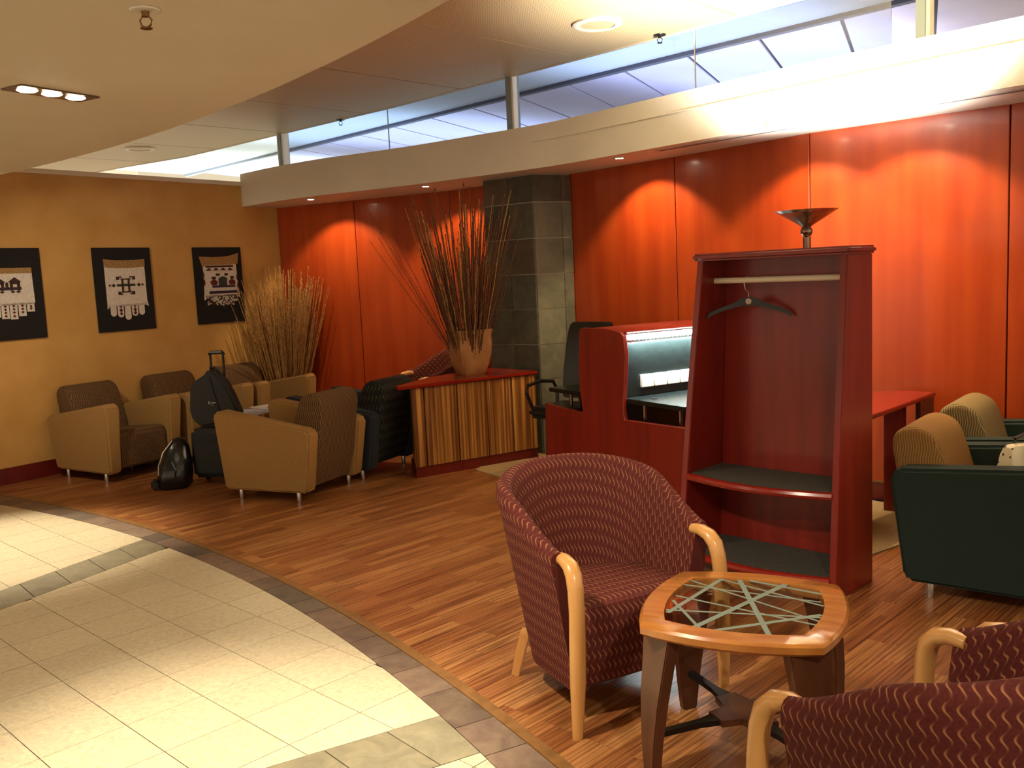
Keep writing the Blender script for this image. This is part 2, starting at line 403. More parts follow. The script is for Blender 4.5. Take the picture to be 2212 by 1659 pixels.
def onc(ang, out):                                     # point at an angle on the inner or outer circle, measured from the inner centre
    d = Vector((math.cos(ang), math.sin(ang)))
    if not out: return CI + d * RI
    f = CI - CO; b = f.dot(d); return CI + d * (-b + math.sqrt(b * b - f.length_squared + RO * RO))
ang = R(21); sid = 0
while ang < R(64):
    da = random.choice((.021, .024, .027, .017)); sid += 1
    q = [onc(ang, 0), onc(ang, 1), onc(ang + da, 1), onc(ang + da, 0)]
    piece('slate', q, random.choice(('slate_border', 'slate_border', 'slate_c')), gap=.002); ang += da
tb = B(); angs = [R(20) + i * R(.8) for i in range(58)]
for a, b in zip(angs, angs[1:]):
    pa, pb = onc(a, 1), onc(b, 1); na = (pa - CI).normalized(); nb = (pb - CI).normalized()
    tb.hull([(pa.x, pa.y, -.01), ((pa + na * .045).x, (pa + na * .045).y, -.01), ((pb + nb * .045).x, (pb + nb * .045).y, -.01), (pb.x, pb.y, -.01)],
            [(pa.x, pa.y, .003), ((pa + na * .045).x, (pa + na * .045).y, .003), ((pb + nb * .045).x, (pb + nb * .045).y, .003), (pb.x, pb.y, .003)])
MATS['trim_wood'] = pm('trim_wood', '#8a6238', '#74502c', (20, 20, 4), .4)
struct(tb.build('trim_1', 'trim_wood'))
# oak boards, three strips wide, running up to the walls
WHP = [(-WN, (-WN).dot(LW0))]
for a, b in zip(WALL, WALL[1:]):
    e = b - a; n = Vector((-e.y, e.x)).normalized()
    if n.dot(a) < 0: n = -n
    WHP.append((n, n.dot(a)))
def scirc(t):                                          # where a board row leaves the border strip
    cs, ct = CO.dot(U), CO.dot(V); return cs + math.sqrt((RO + .045) ** 2 - (t - ct) ** 2)
BW = .195
for k in range(-60, 18):
    t0, t1 = k * BW, (k + 1) * BW
    s0 = min(scirc(t0), scirc(t1)); s = s0; first = True
    nxt = s0 + random.uniform(.5, 2.2)
    while s < 12:
        def P(s_, t_): return U * s_ + V * t_
        if first: poly = [P(scirc(t0), t0), P(nxt, t0), P(nxt, t1), P(scirc(t1), t1)]
        else: poly = [P(s, t0), P(nxt, t0), P(nxt, t1), P(s, t1)]
        vis = any(seen(p, 0, 420) for p in poly) or seen(sum(poly, Vector((0, 0))) / 4)
        for n, c in WHP:
            if len(poly) > 2: poly = clip(poly, n, c)
        if vis and len(poly) > 2 and parea(poly) > .003: piece('floorboard', poly, 'oak_floor', gap=.0007)
        s = nxt; nxt = s + 2.2; first = False
# beige carpet in front of the wood panelling
ca = Vector((-.33, 7.49)); cb = Vector((1.56, 4.60)); cdir = az(54.7)
cpoly = [ca, cb, cb + cdir * 2.6, Vector((3.9, 7.0)), Vector((.5, 10))]
for n, c in WHP[1:]: cpoly = clip(cpoly, n, c - .004)
struct(B().prism(cpoly, .0, .006).build('floor_carpet', 'carpet'))

# ------------------------------------------------------------------ left wall
def wallbox(name, a, b, n, z0, z1, th, mat, bevel=0):
    """box whose front face runs a-b, thickness th away from n"""
    o = -n * th; return B().prism([a, b, b + o, a + o], z0, z1).build(name, mat, None, bevel)
L0 = LW0 - WU * 3.6; L1 = CORNER + WU * .12
struct(wallbox('wall_left', L0, L1, WN, 0, 2.63, .12, 'paint_yellow'))
struct(B().prism([L0 + WN * .025 - WN * .17, L0 + WN * .025, L1 + WN * .025 - WU * .40, L1 - WN * .145 - WU * .40], 2.63, 2.672).build('trim_2', 'paint_cream', None, .004))
struct(wallbox('baseboard_left', L0 + WN * .018, L1 + WN * .018 - WU * .14, WN, 0, .14, .018, 'red_plinth', .003))

# ------------------------------------------------------------------ red wall of veneered panels
wb = B(); th = .10
for i, (a, b) in enumerate(zip(WALL, WALL[1:])):
    e = (b - a).normalized(); n = Vector((e.y, -e.x))
    if n.dot(a) > 0: n = -n
    o = -n * .03; wb.prism([a + o, b + o, b + o - n * .1, a + o - n * .1], 0, 2.75)
wall = struct(wb.build('wall_back', 'dark_wood'))
for i, (a, b) in enumerate(zip(WALL, WALL[1:])):
    e = (b - a).normalized(); n = Vector((e.y, -e.x))
    if n.dot(a) > 0: n = -n
    g = .004; a2, b2 = a + e * g, b - e * g
    B().prism([a2, b2, b2 - n * .028, a2 - n * .028], .10, 2.60).build('panel', 'red_panel', wall, .003, 1)
bb = B()
for a, b in zip(WALL, WALL[1:]):
    e = (b - a).normalized(); n = Vector((e.y, -e.x))
    if n.dot(a) > 0: n = -n
    bb.prism([a + n * .016, b + n * .016, b, a], 0, .11)
struct(bb.build('baseboard_back', 'red_plinth'))
br_ = B()
for a, b in zip(WALL[4:], WALL[5:]):
    e = (b - a).normalized(); n = Vector((e.y, -e.x))
    if n.dot(a) > 0: n = -n
    br_.prism([a + n * .02, b + n * .02, b, a], .112, .122)
struct(br_.build('trim_3', 'brass'))

# ------------------------------------------------------------------ soffit with curved fascia
sf = B(); back = [w + (w - Vector((0, 0))).normalized() * .25 for w in WALL]
def smooth_poly(P, k=4):
    out = []
    for i in range(len(P) - 1):
        p0, p1, p2, p3 = P[max(i - 1, 0)], P[i], P[i + 1], P[min(i + 2, len(P) - 1)]
        for j in range(k):
            t = j / k; out.append(.5 * ((2 * p1) + (p2 - p0) * t + (2 * p0 - 5 * p1 + 4 * p2 - p3) * t * t + (3 * p1 - p0 - 3 * p2 + p3) * t ** 3))
    return out + [P[-1]]
SF = smooth_poly(SOFF, 3)
def wallpt(p):                                         # matching point of the wall line further along the view ray
    best = None
    for a, b in zip(back, back[1:]):
        e = b - a; den = p.x * e.y - p.y * e.x
        if abs(den) < 1e-9: continue
        s = (a.x * p.y - a.y * p.x) / den
        if -.001 <= s <= 1.001: best = a + e * s
    return best or back[0] if p.x < 0 else (best or back[-1])
bot = []; 
for p in SF: bot.append(p)
ring = SF + [back[-1]] + back[::-1][1:]
va = [sf.bm.verts.new((p.x, p.y, ZS)) for p in ring]; vb = [sf.bm.verts.new((p.x, p.y, ZF)) for p in ring]; nr = len(ring)
for i in range(nr): sf.face([va[i], va[(i + 1) % nr], vb[(i + 1) % nr], vb[i]])
nb_ = len(SF)
# underside and top as strips of triangles between front and back curves
fa = bmesh.ops.triangle_fill(sf.bm, use_beauty=True, edges=[e for e in sf.bm.edges if all(v.co.z == va[0].co.z for v in e.verts)])
fb = bmesh.ops.triangle_fill(sf.bm, use_beauty=True, edges=[e for e in sf.bm.edges if all(v.co.z == vb[0].co.z for v in e.verts)])
soff = struct(sf.build('ceiling_soffit', 'paint_soffit'))
fl = B(); q0 = None
fr_ = [p * .9985 for p in SF[18:]]
for a, b in zip(fr_, fr_[1:]):
    fl.hull([(a.x, a.y, 2.625), (b.x, b.y, 2.625), (b.x * 1.002, b.y * 1.002, 2.625), (a.x * 1.002, a.y * 1.002, 2.625)], [(a.x, a.y, 2.632), (b.x, b.y, 2.632), (b.x * 1.002, b.y * 1.002, 2.632), (a.x * 1.002, a.y * 1.002, 2.632)])
fl.build('fascia_bead', 'paint_soffit', soff)
for a, b, lab in (((1.10, 6.83), (2.16, 5.535), 'long'), ((2.25, 5.46), (3.3, 4.36), 'short')):
    a, b = Vector(a), Vector(b); e = (b - a).normalized(); n = Vector((-e.y, e.x))
    o = B().prism([a, b, b + n * .07, a + n * .07], ZS - .006, ZS - .0005).build('air_slot', 'slot_metal')
    tag(o, 'long pinkish slot diffuser in the white soffit ' + ('above the hanging wardrobe' if lab == 'long' else 'at the right edge above the teal armchairs'), 'air vent', 'slot diffusers in the soffit')
    B().prism([a + e * .02 + n * .028, b - e * .02 + n * .028, b - e * .02 + n * .042, a + e * .02 + n * .042], ZS - .008, ZS - .006).build('slot', 'hall_dark', o)

# ------------------------------------------------------------------ upper perforated ceiling
GL = [Vector(p) for p in ((-6.6, 13.6), (-5.252, 12.653), (-3.889, 11.734), (-2.412, 10.36), (-.996, 9.042), (.056, 7.982), (.789, 7.231), (1.365, 6.631), (1.844, 6.105), (2.5, 5.42), (3.7, 4.25))]
up = struct(B().prism([Vector((-7, -3)), Vector((4, -3)), Vector((4, 3.9))] + GL[::-1] + [Vector((-8, 13.5))], ZC + .03, ZC + .05).build('ceiling_upper', 'paint_cream'))
def gl_s(t):                                           # s of the glass line for a given t
    for a, b in zip(GL, GL[1:]):
        ta, tb_ = a.dot(V), b.dot(V)
        if ta <= t <= tb_: return (a + (b - a) * ((t - ta) / (tb_ - ta))).dot(U)
    return GL[0].dot(U) if t < GL[0].dot(V) else GL[-1].dot(U)
for k in range(-2, 8):
    t1 = -3.27 - 1.385 * k; t0 = t1 - 1.385
    ts = [t0 + .008 + (t1 - t0 - .016) * i / 6 for i in range(7)]
    poly = [U * gl_s(t) + V * t for t in ts] + [U * -2.0 + V * ts[-1], U * -2.0 + V * ts[0]]
    B().prism(poly[::-1], ZC, ZC + .028).build('ceiling_panel', 'perforated', up)
eb = B()
for a, b in zip(GL, GL[1:]):
    eb.hull([(a.x, a.y, ZC - .004), (b.x, b.y, ZC - .004), (b.x * 1.006, b.y * 1.006, ZC - .004), (a.x * 1.006, a.y * 1.006, ZC - .004)],
            [(a.x, a.y, ZC + .05), (b.x, b.y, ZC + .05), (b.x * 1.006, b.y * 1.006, ZC + .05), (a.x * 1.006, a.y * 1.006, ZC + .05)])
eb.build('ceiling_edge', 'paint_cream', up)

# ------------------------------------------------------------------ dropped curved ceiling
ZD = 2.42; CD, RD = Vector((-11.37, -4.08)), 13.26
dp = [CD + Vector((math.cos(a), math.sin(a))) * RD for a in [R(-2) + i * R(1.2) for i in range(62)]]
dpoly = [p for p in dp] + [Vector((-9, 9)), Vector((-9, -4)), Vector((0, -4))]
dr = B(); dr.prism(dpoly, ZD, ZD + .02)
for a, b in zip(dp, dp[1:]): dr.hull([(a.x - .004, a.y - .002, ZD + .021), (b.x - .004, b.y - .002, ZD + .021), (b.x - .024, b.y - .012, ZD + .021), (a.x - .024, a.y - .012, ZD + .021)], [(a.x - .004, a.y - .002, ZC), (b.x - .004, b.y - .002, ZC), (b.x - .024, b.y - .012, ZC), (a.x - .024, a.y - .012, ZC)])
struct(dr.build('ceiling_dropped', 'paint_cream'))

# ------------------------------------------------------------------ clerestory glass
def gl_at(px):                                          # pixel column of the ceiling edge -> plan point on the glass line
    K = [(230, 0), (400, 1), (600, 2), (850, 3), (1090, 4), (1300, 5), (1500, 6), (1700, 7), (1990, 8), (2460, 9)]
    for (x0, i0), (x1, i1) in zip(K, K[1:]):
        if x0 <= px <= x1: return GL[i0 + 1] + (GL[i1 + 1] - GL[i0 + 1]) * ((px - x0) / (x1 - x0))
    return GL[1] if px < 230 else GL[-1]
def off(p, d): return p + p.normalized() * d
panes = [(300, 446, 'glass_clear', 'pale pane of the clerestory nearest the left wall'), (446, 598, 'glass_clear', 'bright clerestory pane left of the first grey post'), (624, 838, 'glass_blue', 'blue tinted clerestory pane right of the first grey post'), (838, 1092, 'glass_blue', 'blue tinted clerestory pane left of the middle grey post'), (1118, 1500, 'glass_blue', 'blue tinted clerestory pane right of the middle grey post'), (1500, 1905, 'glass_blue', 'blue tinted clerestory pane ending in a bare edge by the open gap')]
for i, (a, b, m, lab) in enumerate(panes):
    p, q = off(gl_at(a), .04), off(gl_at(b), .04); e = (q - p).normalized(); n = Vector((-e.y, e.x))
    o = struct(B().prism([p, q - e * .004, q - e * .004 + n * .008, p + n * .008], 2.60, ZC + .04).build('window_%d' % (i + 1), m), lab)
    if i in (1, 2, 4): B().prism([q - e * .008, q - e * .002, q - e * .002 + n * .01, q - e * .008 + n * .01], 2.60, ZC + .04).build('pane_joint', 'white_plastic', o)
for x, lab in ((611, 'grey square clerestory post nearest the left wall'), (1105, 'grey square clerestory post above the slate column'), (1960, 'grey square clerestory post at the far right above the bright fascia')):
    p = off(gl_at(x), .06); t = thing('window_post', lab, 'post', (p.x, p.y, 2.55), -R(40), 'clerestory posts')
    B().box((0, 0, .35), (.055, .1, .70)).build('shaft', 'post_grey', t, .003); B().box((.038, 0, .35), (.02, .09, .70)).build('cover_strip', 'white_plastic', t, .002)
# concourse ceiling seen through the glass
hz = 3.8; bd = az(136.2); b0 = Vector((.103, 11.904))
hall = struct(B().prism([b0 - bd * 9 - Vector((6, 9)), b0 + bd * 9 - Vector((6, 9)), b0 + bd * 9 - Vector((.02, .02)), b0 - bd * 9 - Vector((.02, .02))], hz - .02, hz + .02).build('ceiling_concourse', 'hall_plaster'))
sd = az(24)
for k in range(-10, 10):
    a = b0 + bd * (k * .87 + .02) + sd * .09; b = b0 + bd * (k * .87 + .85) + sd * .09
    B().prism([a, b, b + sd * 7, a + sd * 7], hz + .01, hz + .03).build('hall_panel', 'hall_panel', hall)
B().prism([b0 - bd * 9, b0 + bd * 9, b0 + bd * 9 + sd * 7.1, b0 - bd * 9 + sd * 7.1], hz + .05, hz + .07).build('ceiling_void', 'hall_dark', hall)
B().prism([b0 - bd * 9 - sd * .02, b0 + bd * 9 - sd * .02, b0 + bd * 9 + sd * .07, b0 - bd * 9 + sd * .07], hz - .06, hz - .02).build('track', 'hall_dark', hall)

# ------------------------------------------------------------------ slate column
cc = Vector((.249, 8.05)); ca1 = az(-50); ca2 = az(62)    # corner, direction of the dark face, direction of the light face
col = thing('slate_column', 'square column clad in grey green slate tiles between the red wall panels', 'column', (cc.x, cc.y, 0))
B().prism([Vector((0, 0)) + ca1 * .004 + ca2 * .004, ca1 * .55 + ca2 * .004, ca1 * .55 + ca2 * .385, ca2 * .385 + ca1 * .004], 0, ZS - .002).build('core', 'grout_light', col)
rows = [(.0, .03)] ; TH = .305; z = ZS - .235; zz = [(z, ZS - .004)]
while z > .01: zz.append((max(z - TH, .004), z)); z -= TH
for i, (z0, z1) in enumerate(zz):
    g = .004
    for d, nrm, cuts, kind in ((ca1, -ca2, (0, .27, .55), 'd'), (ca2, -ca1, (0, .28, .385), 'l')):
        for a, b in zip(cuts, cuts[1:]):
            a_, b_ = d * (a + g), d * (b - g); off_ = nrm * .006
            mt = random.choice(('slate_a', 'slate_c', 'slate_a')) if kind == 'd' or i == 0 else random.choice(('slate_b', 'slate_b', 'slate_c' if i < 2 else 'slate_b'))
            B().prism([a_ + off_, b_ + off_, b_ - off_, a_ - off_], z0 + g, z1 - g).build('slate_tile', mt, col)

# ------------------------------------------------------------------ lamps in the soffit
LAMPS = [((-1.925, 9.47), 'small round downlight in the soffit nearest the left wall', 27), ((-.708, 8.687), 'small round downlight in the soffit above the tall vase of sticks', 27), ((.89, 7.19), 'small round downlight in the soffit just right of the slate column', 33), ((1.706, 5.935), 'small round downlight in the soffit above the bowl lamp', 36), ((2.20, 5.45), 'small round downlight in the soffit at the far right, in the slot gap', 36)]
def off_wall(p, d):
    return p
for (x, y), lab, pw in LAMPS:
    p = Vector((x, y)); t = thing('downlight', lab, 'downlight', (x, y, ZS), 0, 'soffit downlights')
    B().lathe([(.030, -.0005), (.046, -.0005), (.048, -.004), (.040, -.008), (.030, -.006)], 20, ring=True).build('bezel', 'white_plastic', t, smooth=True)
    B().lathe([(.001, -.0045), (.031, -.0045), (.029, -.002), (.001, -.002)], 20).build('lens', 'lamp_hot', t)
    best = min(((p - (a + (b - a) * max(0, min(1, (p - a).dot(b - a) / (b - a).length_squared)))) for a, b in zip(WALL, WALL[1:])), key=lambda v: v.length)
    to = p - best.normalized() * (.85 if best.length > .36 else .6)
    l = spot('downlight_beam', (x, y, ZS - .012), (to.x, to.y, 0), pw, 106, .35, (1.0, .70, .35), .012)
    l.parent = t; l.matrix_parent_inverse = Matrix.Translation((-x, -y, -ZS))
# ------------------------------------------------------------------ lamps in the dropped ceiling
def trio(x, y, rz, lab, beams):
    t = thing('recessed_spotlight', lab, 'spotlight', (x, y, ZD), rz, 'triple recessed spotlights')
    B().box((0, 0, -.004), (.36, .14, .006)).build('frame', 'brushed', t, .002)
    for k, dx in enumerate((-.11, 0, .11)):
        B().lathe([(.001, -.012), (.030, -.012), (.040, -.007), (.001, -.007)], 20, (dx, 0)).build('lamp', 'lamp_hot' if k < 2 else 'lamp_warm', t, smooth=True)
    for (tx, ty, tz), pw, size in beams:
        l = spot('spotlight_beam', (x, y, ZD - .03), (tx, ty, tz), pw, size, .8, (1.0, .88, .66), .04)
        l.parent = t; l.matrix_parent_inverse = (Matrix.Translation((x, y, ZD)) @ Matrix.Rotation(rz, 4, 'Z')).inverted()
trio(-1.864, 4.016, R(60), 'triple recessed spotlight with a bright middle lamp in the cream ceiling', [((-1.9, 4.1, 0), 28, 120), ((-.3, 5.0, .3), 50, 70)])
trio(-.75, 2.3, R(60), 'triple recessed spotlight in the cream ceiling above the nearest floor tiles', [((-1.0, 2.85, 0), 360, 54), ((.45, 3.3, .3), 110, 60)])
trio(-3.55, 6.0, R(60), 'triple recessed spotlight in the cream ceiling near the left wall', [((-3.25, 5.75, 0), 270, 56), ((-3.3, 8.6, 1.0), 50, 80)])
trio(.9, .4, R(60), 'added unseen triple recessed spotlight in the cream ceiling above the nearest tub chair', [((1.0, 2.2, .4), 65, 80)])  # out-of-view fixture added to light the nearest tub chair
def sprinkler(x, y, z, lab, mat):
    t = thing('sprinkler', lab, 'sprinkler', (x, y, z), 0, 'ceiling sprinklers')
    B().lathe([(.002, -.001), (.045, -.001), (.042, -.006), (.002, -.007)], 20).build('rosette', 'white_plastic' if mat == 'brass' else mat, t, smooth=True)
    B().lathe([(.002, -.006), (.012, -.006), (.011, -.022), (.002, -.022)], 10).build('nozzle', mat, t)
    for s in (-1, 1): B().tube([(s * .009, 0, -.02), (s * .018, 0, -.032), (s * .014, 0, -.046), (s * .003, 0, -.054)], .0028, 6).build('arm', mat, t)
    B().lathe([(.002, -.054), (.018, -.054), (.018, -.057), (.002, -.057)], 12).build('deflector', mat, t)
sprinkler(-1.05, 2.917, ZD, 'brass fire sprinkler hanging from the cream dropped ceiling', 'brass')
sprinkler(-1.60, 9.62, ZC, 'dark fire sprinkler silhouetted against the glass left of the middle post', 'black_metal')
sprinkler(1.15, 6.78, ZC, 'dark fire sprinkler silhouetted against the glass right of the ceiling speaker', 'black_metal')
for x, y, lab in ((.673, 6.393, 'round white ceiling speaker in the perforated panels'), (-4.12, 10.9, 'shadowed round ceiling speaker above the left wall')):
    t = thing('ceiling_speaker', lab, 'speaker', (x, y, ZC), 0, 'ceiling speakers')
    B().lathe([(.12, -.001), (.165, -.001), (.165, -.012), (.145, -.022), (.12, -.018)], 32, ring=True).build('rim', 'white_plastic', t, smooth=True)
    B().lathe([(.002, -.012), (.122, -.012), (.122, -.004), (.002, -.004)], 32).build('grille', 'perforated', t)

# ------------------------------------------------------------------ woven aprons on black boards
def picture(start, label, items, w=.59, h=.775):
    p = start + WN * .0
    t = thing('textile_picture', label, 'picture', (p.x, p.y, 1.217), R(90 - 35.43), 'framed aprons on the left wall')
    B().box((w / 2, -.012, h / 2), (w, .022, h)).build('board', 'board_black', t, .003)
    depth = {'cloth_white': 1, 'cloth_tan': 2}
    for name, mat, lay, polys in items:
        if name == 'fringe':
            b = B()
            for q in polys: b.yprism([(x * w, (1 - y) * h) for x, y in q], -.024 - lay * .0025, -.022)
            b.build(name, mat, t)['kind'] = 'stuff'; continue
        for q in polys: B().yprism([(x * w, (1 - y) * h) for x, y in q], -.024 - lay * .0025, -.022).build(name, mat, t)
def rc(x0, y0, x1, y1): return [(x0, y0), (x1, y0), (x1, y1), (x0, y1)]
def finger(x0, x1, y0, y1): m = (x0 + x1) / 2; return [(x0, y0), (x1, y0), (x1, y1 - .03), (m + (x1 - x0) * .3, y1 - .006), (m, y1), (m - (x1 - x0) * .3, y1 - .006), (x0, y1 - .03)]
P2 = LW0 + WU * ((Vector((-3.776, 8.581)) - LW0).dot(WU)); P1 = P2 - WU * (.59 + .487); P3 = LW0 + WU * ((Vector((-3.152, 9.458)) - LW0).dot(WU))
dia = lambda cx, cy, rx, ry: [(cx - rx, cy), (cx, cy - ry), (cx + rx, cy), (cx, cy + ry)]
picture(P2, 'framed white beaded apron with five rounded fingers, middle of three pictures', [
    ('cloth', 'cloth_white', 1, [[(.17, .20), (.87, .20), (.87, .68), (.84, .70), (.20, .70), (.17, .68)], [(.17, .66), (.21, .66), (.20, .71), (.165, .73)], [(.83, .66), (.88, .66), (.89, .72), (.85, .70)]]),
    ('finger', 'cloth_white', 1, [finger(.215, .315, .68, .82)]), ('finger', 'cloth_white', 1, [finger(.335, .44, .68, .835)]), ('finger', 'cloth_white', 1, [finger(.46, .565, .68, .87)]), ('finger', 'cloth_white', 1, [finger(.585, .69, .68, .83)]), ('finger', 'cloth_white', 1, [finger(.71, .81, .68, .82)]),
    ('waistband', 'cloth_tan', 2, [[(.16, .135), (.35, .15), (.70, .15), (.88, .14), (.875, .235), (.60, .245), (.40, .245), (.18, .235)]]),
    ('motif', 'bead_green', 2, [rc(.36, .435, .68, .465)]),
    ('motif', 'bead_brown', 3, [rc(.35, .345, .45, .36), rc(.35, .36, .40, .385), rc(.58, .345, .68, .36), rc(.63, .36, .68, .385), rc(.43, .37, .60, .385), rc(.44, .385, .47, .53), rc(.55, .385, .58, .53), rc(.43, .525, .60, .54), rc(.37, .525, .42, .56), rc(.37, .55, .45, .565), rc(.61, .525, .66, .56), rc(.58, .55, .66, .565), dia(.30, .45, .035, .022), dia(.74, .45, .035, .022), rc(.21, .447, .28, .453), rc(.76, .447, .83, .453), dia(.235, .45, .012, .02), dia(.81, .45, .012, .02)]),
    ('motif', 'bead_red', 3, [[(.365, .70), (.415, .70), (.39, .725)], dia(.39, .75, .03, .025), dia(.39, .79, .026, .022), [(.61, .70), (.66, .70), (.635, .725)], dia(.635, .75, .03, .025), dia(.635, .79, .026, .022)])])
house = lambda cx, cy, s: [[(cx - .11 * s, cy), (cx, cy - .06 * s), (cx + .11 * s, cy)], rc(cx - .08 * s, cy, cx - .035 * s, cy + .1 * s), rc(cx + .035 * s, cy, cx + .08 * s, cy + .1 * s), rc(cx - .08 * s, cy, cx + .08 * s, cy + .025 * s)]
picture(P1, 'framed beaded apron with house motifs and lettered tabs, leftmost picture cut by the photo edge', [
    ('cloth', 'cloth_white', 1, [[(.14, .27), (.85, .27), (.86, .60), (.83, .62), (.16, .62), (.13, .60)]]),
    ('waistband', 'cloth_tan', 2, [rc(.13, .215, .85, .275)])] +
    [('tab', 'cloth_white', 1, [rc(x, .60, x + .108, y)]) for x, y in ((.13, .70), (.245, .745), (.365, .765), (.485, .775), (.61, .745), (.735, .70))] + [
    ('motif', 'bead_purple', 2, [rc(.28, .425, .68, .455)]),
    ('motif', 'bead_brown', 3, house(.36, .37, .9) + house(.59, .37, .9) + [rc(.455, .385, .495, .43), [(.45, .385), (.475, .365), (.50, .385)], dia(.55, .475, .035, .015), dia(.63, .475, .035, .015), dia(.33, .475, .035, .015), dia(.40, .475, .035, .015)]),
    ('motif', 'bead_red', 3, [dia(x + .054, y, .022, .014) for x, ys in ((.13, (.64, .67)), (.245, (.63, .665, .70)), (.365, (.63, .665, .70, .735)), (.485, (.63, .665, .70, .74)), (.61, (.63, .665, .70)), (.735, (.64, .665))) for y in ys])])
rnd = random.Random(3)
fr3 = [[(x0, y0), (x0 + rnd.uniform(.012, .03), y0 + rnd.uniform(-.006, .006)), (x0 + rnd.uniform(.012, .03), y0 + rnd.uniform(.012, .028)), (x0 - .004, y0 + rnd.uniform(.012, .024))] for x0, y0 in [(rnd.uniform(.20, .82), .64 + rnd.random() * .11) for _ in range(90)] if True]
picture(P3, 'framed beaded apron with dark triangles and speckled bead fringe beside the corner sticks', [
    ('cloth', 'cloth_white', 1, [[(.17, .20), (.86, .20), (.90, .62), (.86, .66), (.18, .66), (.16, .62)], [(.15, .62), (.20, .62), (.19, .68), (.15, .69)], [(.85, .60), (.91, .60), (.91, .68), (.87, .66)]]),
    ('flap', 'cloth_tan', 2, [[(.10, .12), (.40, .13), (.70, .12), (.93, .08), (.90, .22), (.74, .235), (.25, .235), (.16, .26)]]),
    ('motif', 'bead_brown', 3, [rc(.22, .24, .80, .265)] + [[(x - .062, .305), (x, .268), (x + .062, .305)] for x in (.28, .43, .58, .73)] + [dia(.16, .36, .02, .05), dia(.17, .46, .02, .05), dia(.87, .40, .02, .05), dia(.88, .50, .02, .05), rc(.42, .345, .50, .375), rc(.60, .345, .67, .375), rc(.33, .385, .41, .42), rc(.72, .385, .79, .42)]),
    ('motif', 'bead_green', 3, [[(.46, .43), (.50, .395), (.56, .385), (.62, .395), (.66, .43), (.64, .43), (.64, .51), (.47, .51), (.47, .43)]]),
    ('motif', 'bead_red', 3, [[(.29, .45), (.37, .42), (.45, .45), (.42, .50), (.32, .50)], [(.68, .45), (.75, .42), (.82, .45), (.81, .50), (.70, .50)]]),
    ('motif', 'bead_purple', 3, [rc(.33, .505, .81, .53), rc(.26, .575, .84, .61)]),
    ('fringe_backing', 'bead_brown', 1, [[(.18, .63), (.86, .63), (.82, .74), (.62, .77), (.55, .81), (.47, .77), (.24, .75)]]), ('fringe', 'cloth_white', 3, fr3)])

# ------------------------------------------------------------------ boxy lounge armchairs
def make_armchair(name, shell, stripe, rear=0.0):
    t = bpy.data.objects.new(name, None); COL.objects.link(t)
    side = [(-.36, .075), (.37, .07), (.385, .10), (.43, .62), (.41, .655), (.375, .665), (-.40, .545 + rear), (-.43, .52 + rear), (-.435, .49 + rear), (-.38, .10)]
    for s in (-1, 1):
        b = B(); lo = [(s * .245, y, z) for y, z in side]; hi = [(s * (.352 + .03 * (z / .66)), y, z) for y, z in side]
        b.hull(lo, hi) if s > 0 else b.hull(hi, lo)
        b.build('arm', shell, t, .022, 3)
    seat = [(-.20, .10), (.355, .10), (.365, .30), (.36, .385), (.33, .41), (-.20, .37)]
    B().xprism(seat, -.243, .243).build('seat_cushion', stripe, t, .018, 3)
    bk = [(-.33, .10), (-.40, .30), (-.455, .62), (-.465, .70), (-.445, .755), (-.39, .785), (-.33, .78), (-.275, .745), (-.235, .66), (-.19, .50), (-.16, .38), (-.15, .10)]
    V2 = [Vector(p) for p in bk]; up_ = V2[1:10]; prof2 = [V2[0]] + smooth_poly(up_, 3) + V2[10:]
    cen = sum(prof2, Vector((0, 0))) / len(prof2); rings = []
    for x, d in ((-.245, .03), (-.241, .014), (-.230, .004), (-.215, 0), (.215, 0), (.230, .004), (.241, .014), (.245, .03)):
        rings.append([(x, (p + (cen - p).normalized() * d).x, (p + (cen - p).normalized() * d).y) for p in prof2])
    B().loft(rings).build('backrest', stripe, t, smooth=True)
    for sx in (-1, 1):
        for y in (-.27, .26):
            B().lathe([(.016, 0), (.018, .01), (.018, .085), (.016, .09)], 14, (sx * .315, y)).build('leg', 'chrome', t, smooth=True)
    return t
def put(o, loc, facing, label, cat, group):
    o.location = (loc[0], loc[1], loc[2] if len(loc) > 2 else 0); o.rotation_euler = (0, 0, -R(facing)); tag(o, label, cat, group); return o
tan = make_armchair('armchair', 'tan_fabric', 'brown_wave')
put(tan, (-3.50, 8.12), 122, 'tan armchair with dark striped cushions nearest the left edge, back to the yellow wall', 'armchair', 'tan armchairs')
put(copy_tree(tan), (-3.03, 8.79), 123, 'tan armchair against the yellow wall, half hidden behind the black luggage', 'armchair', 'tan armchairs')
put(copy_tree(tan), (-2.56, 9.43), 123, 'tan armchair in the far corner in front of the pale stick bundle', 'armchair', 'tan armchairs')
put(copy_tree(tan), (-1.70, 7.05), 294.7, 'tan armchair in the foreground showing its plain side panel and striped back', 'armchair', 'tan armchairs')
nav = make_armchair('armchair', 'navy_fabric', 'navy_wave')
put(nav, (-1.345, 7.755), 294.7, 'dark navy armchair with wavy back between the tan chair and the zebrano counter', 'armchair', 'dark armchairs')
teal = make_armchair('armchair', 'teal_fabric', 'tan_wave', .065)
put(teal, (2.30, 4.25), 128, 'dark teal armchair with brown ribbed back at the right edge, beside the wardrobe', 'armchair', 'teal armchairs')
teal2 = make_armchair('armchair', 'teal_fabric', 'olive_wave', .065)
put(teal2, (2.80, 4.86), 128, 'teal armchair with pale olive ribbed back near the red wall', 'armchair', 'teal armchairs')

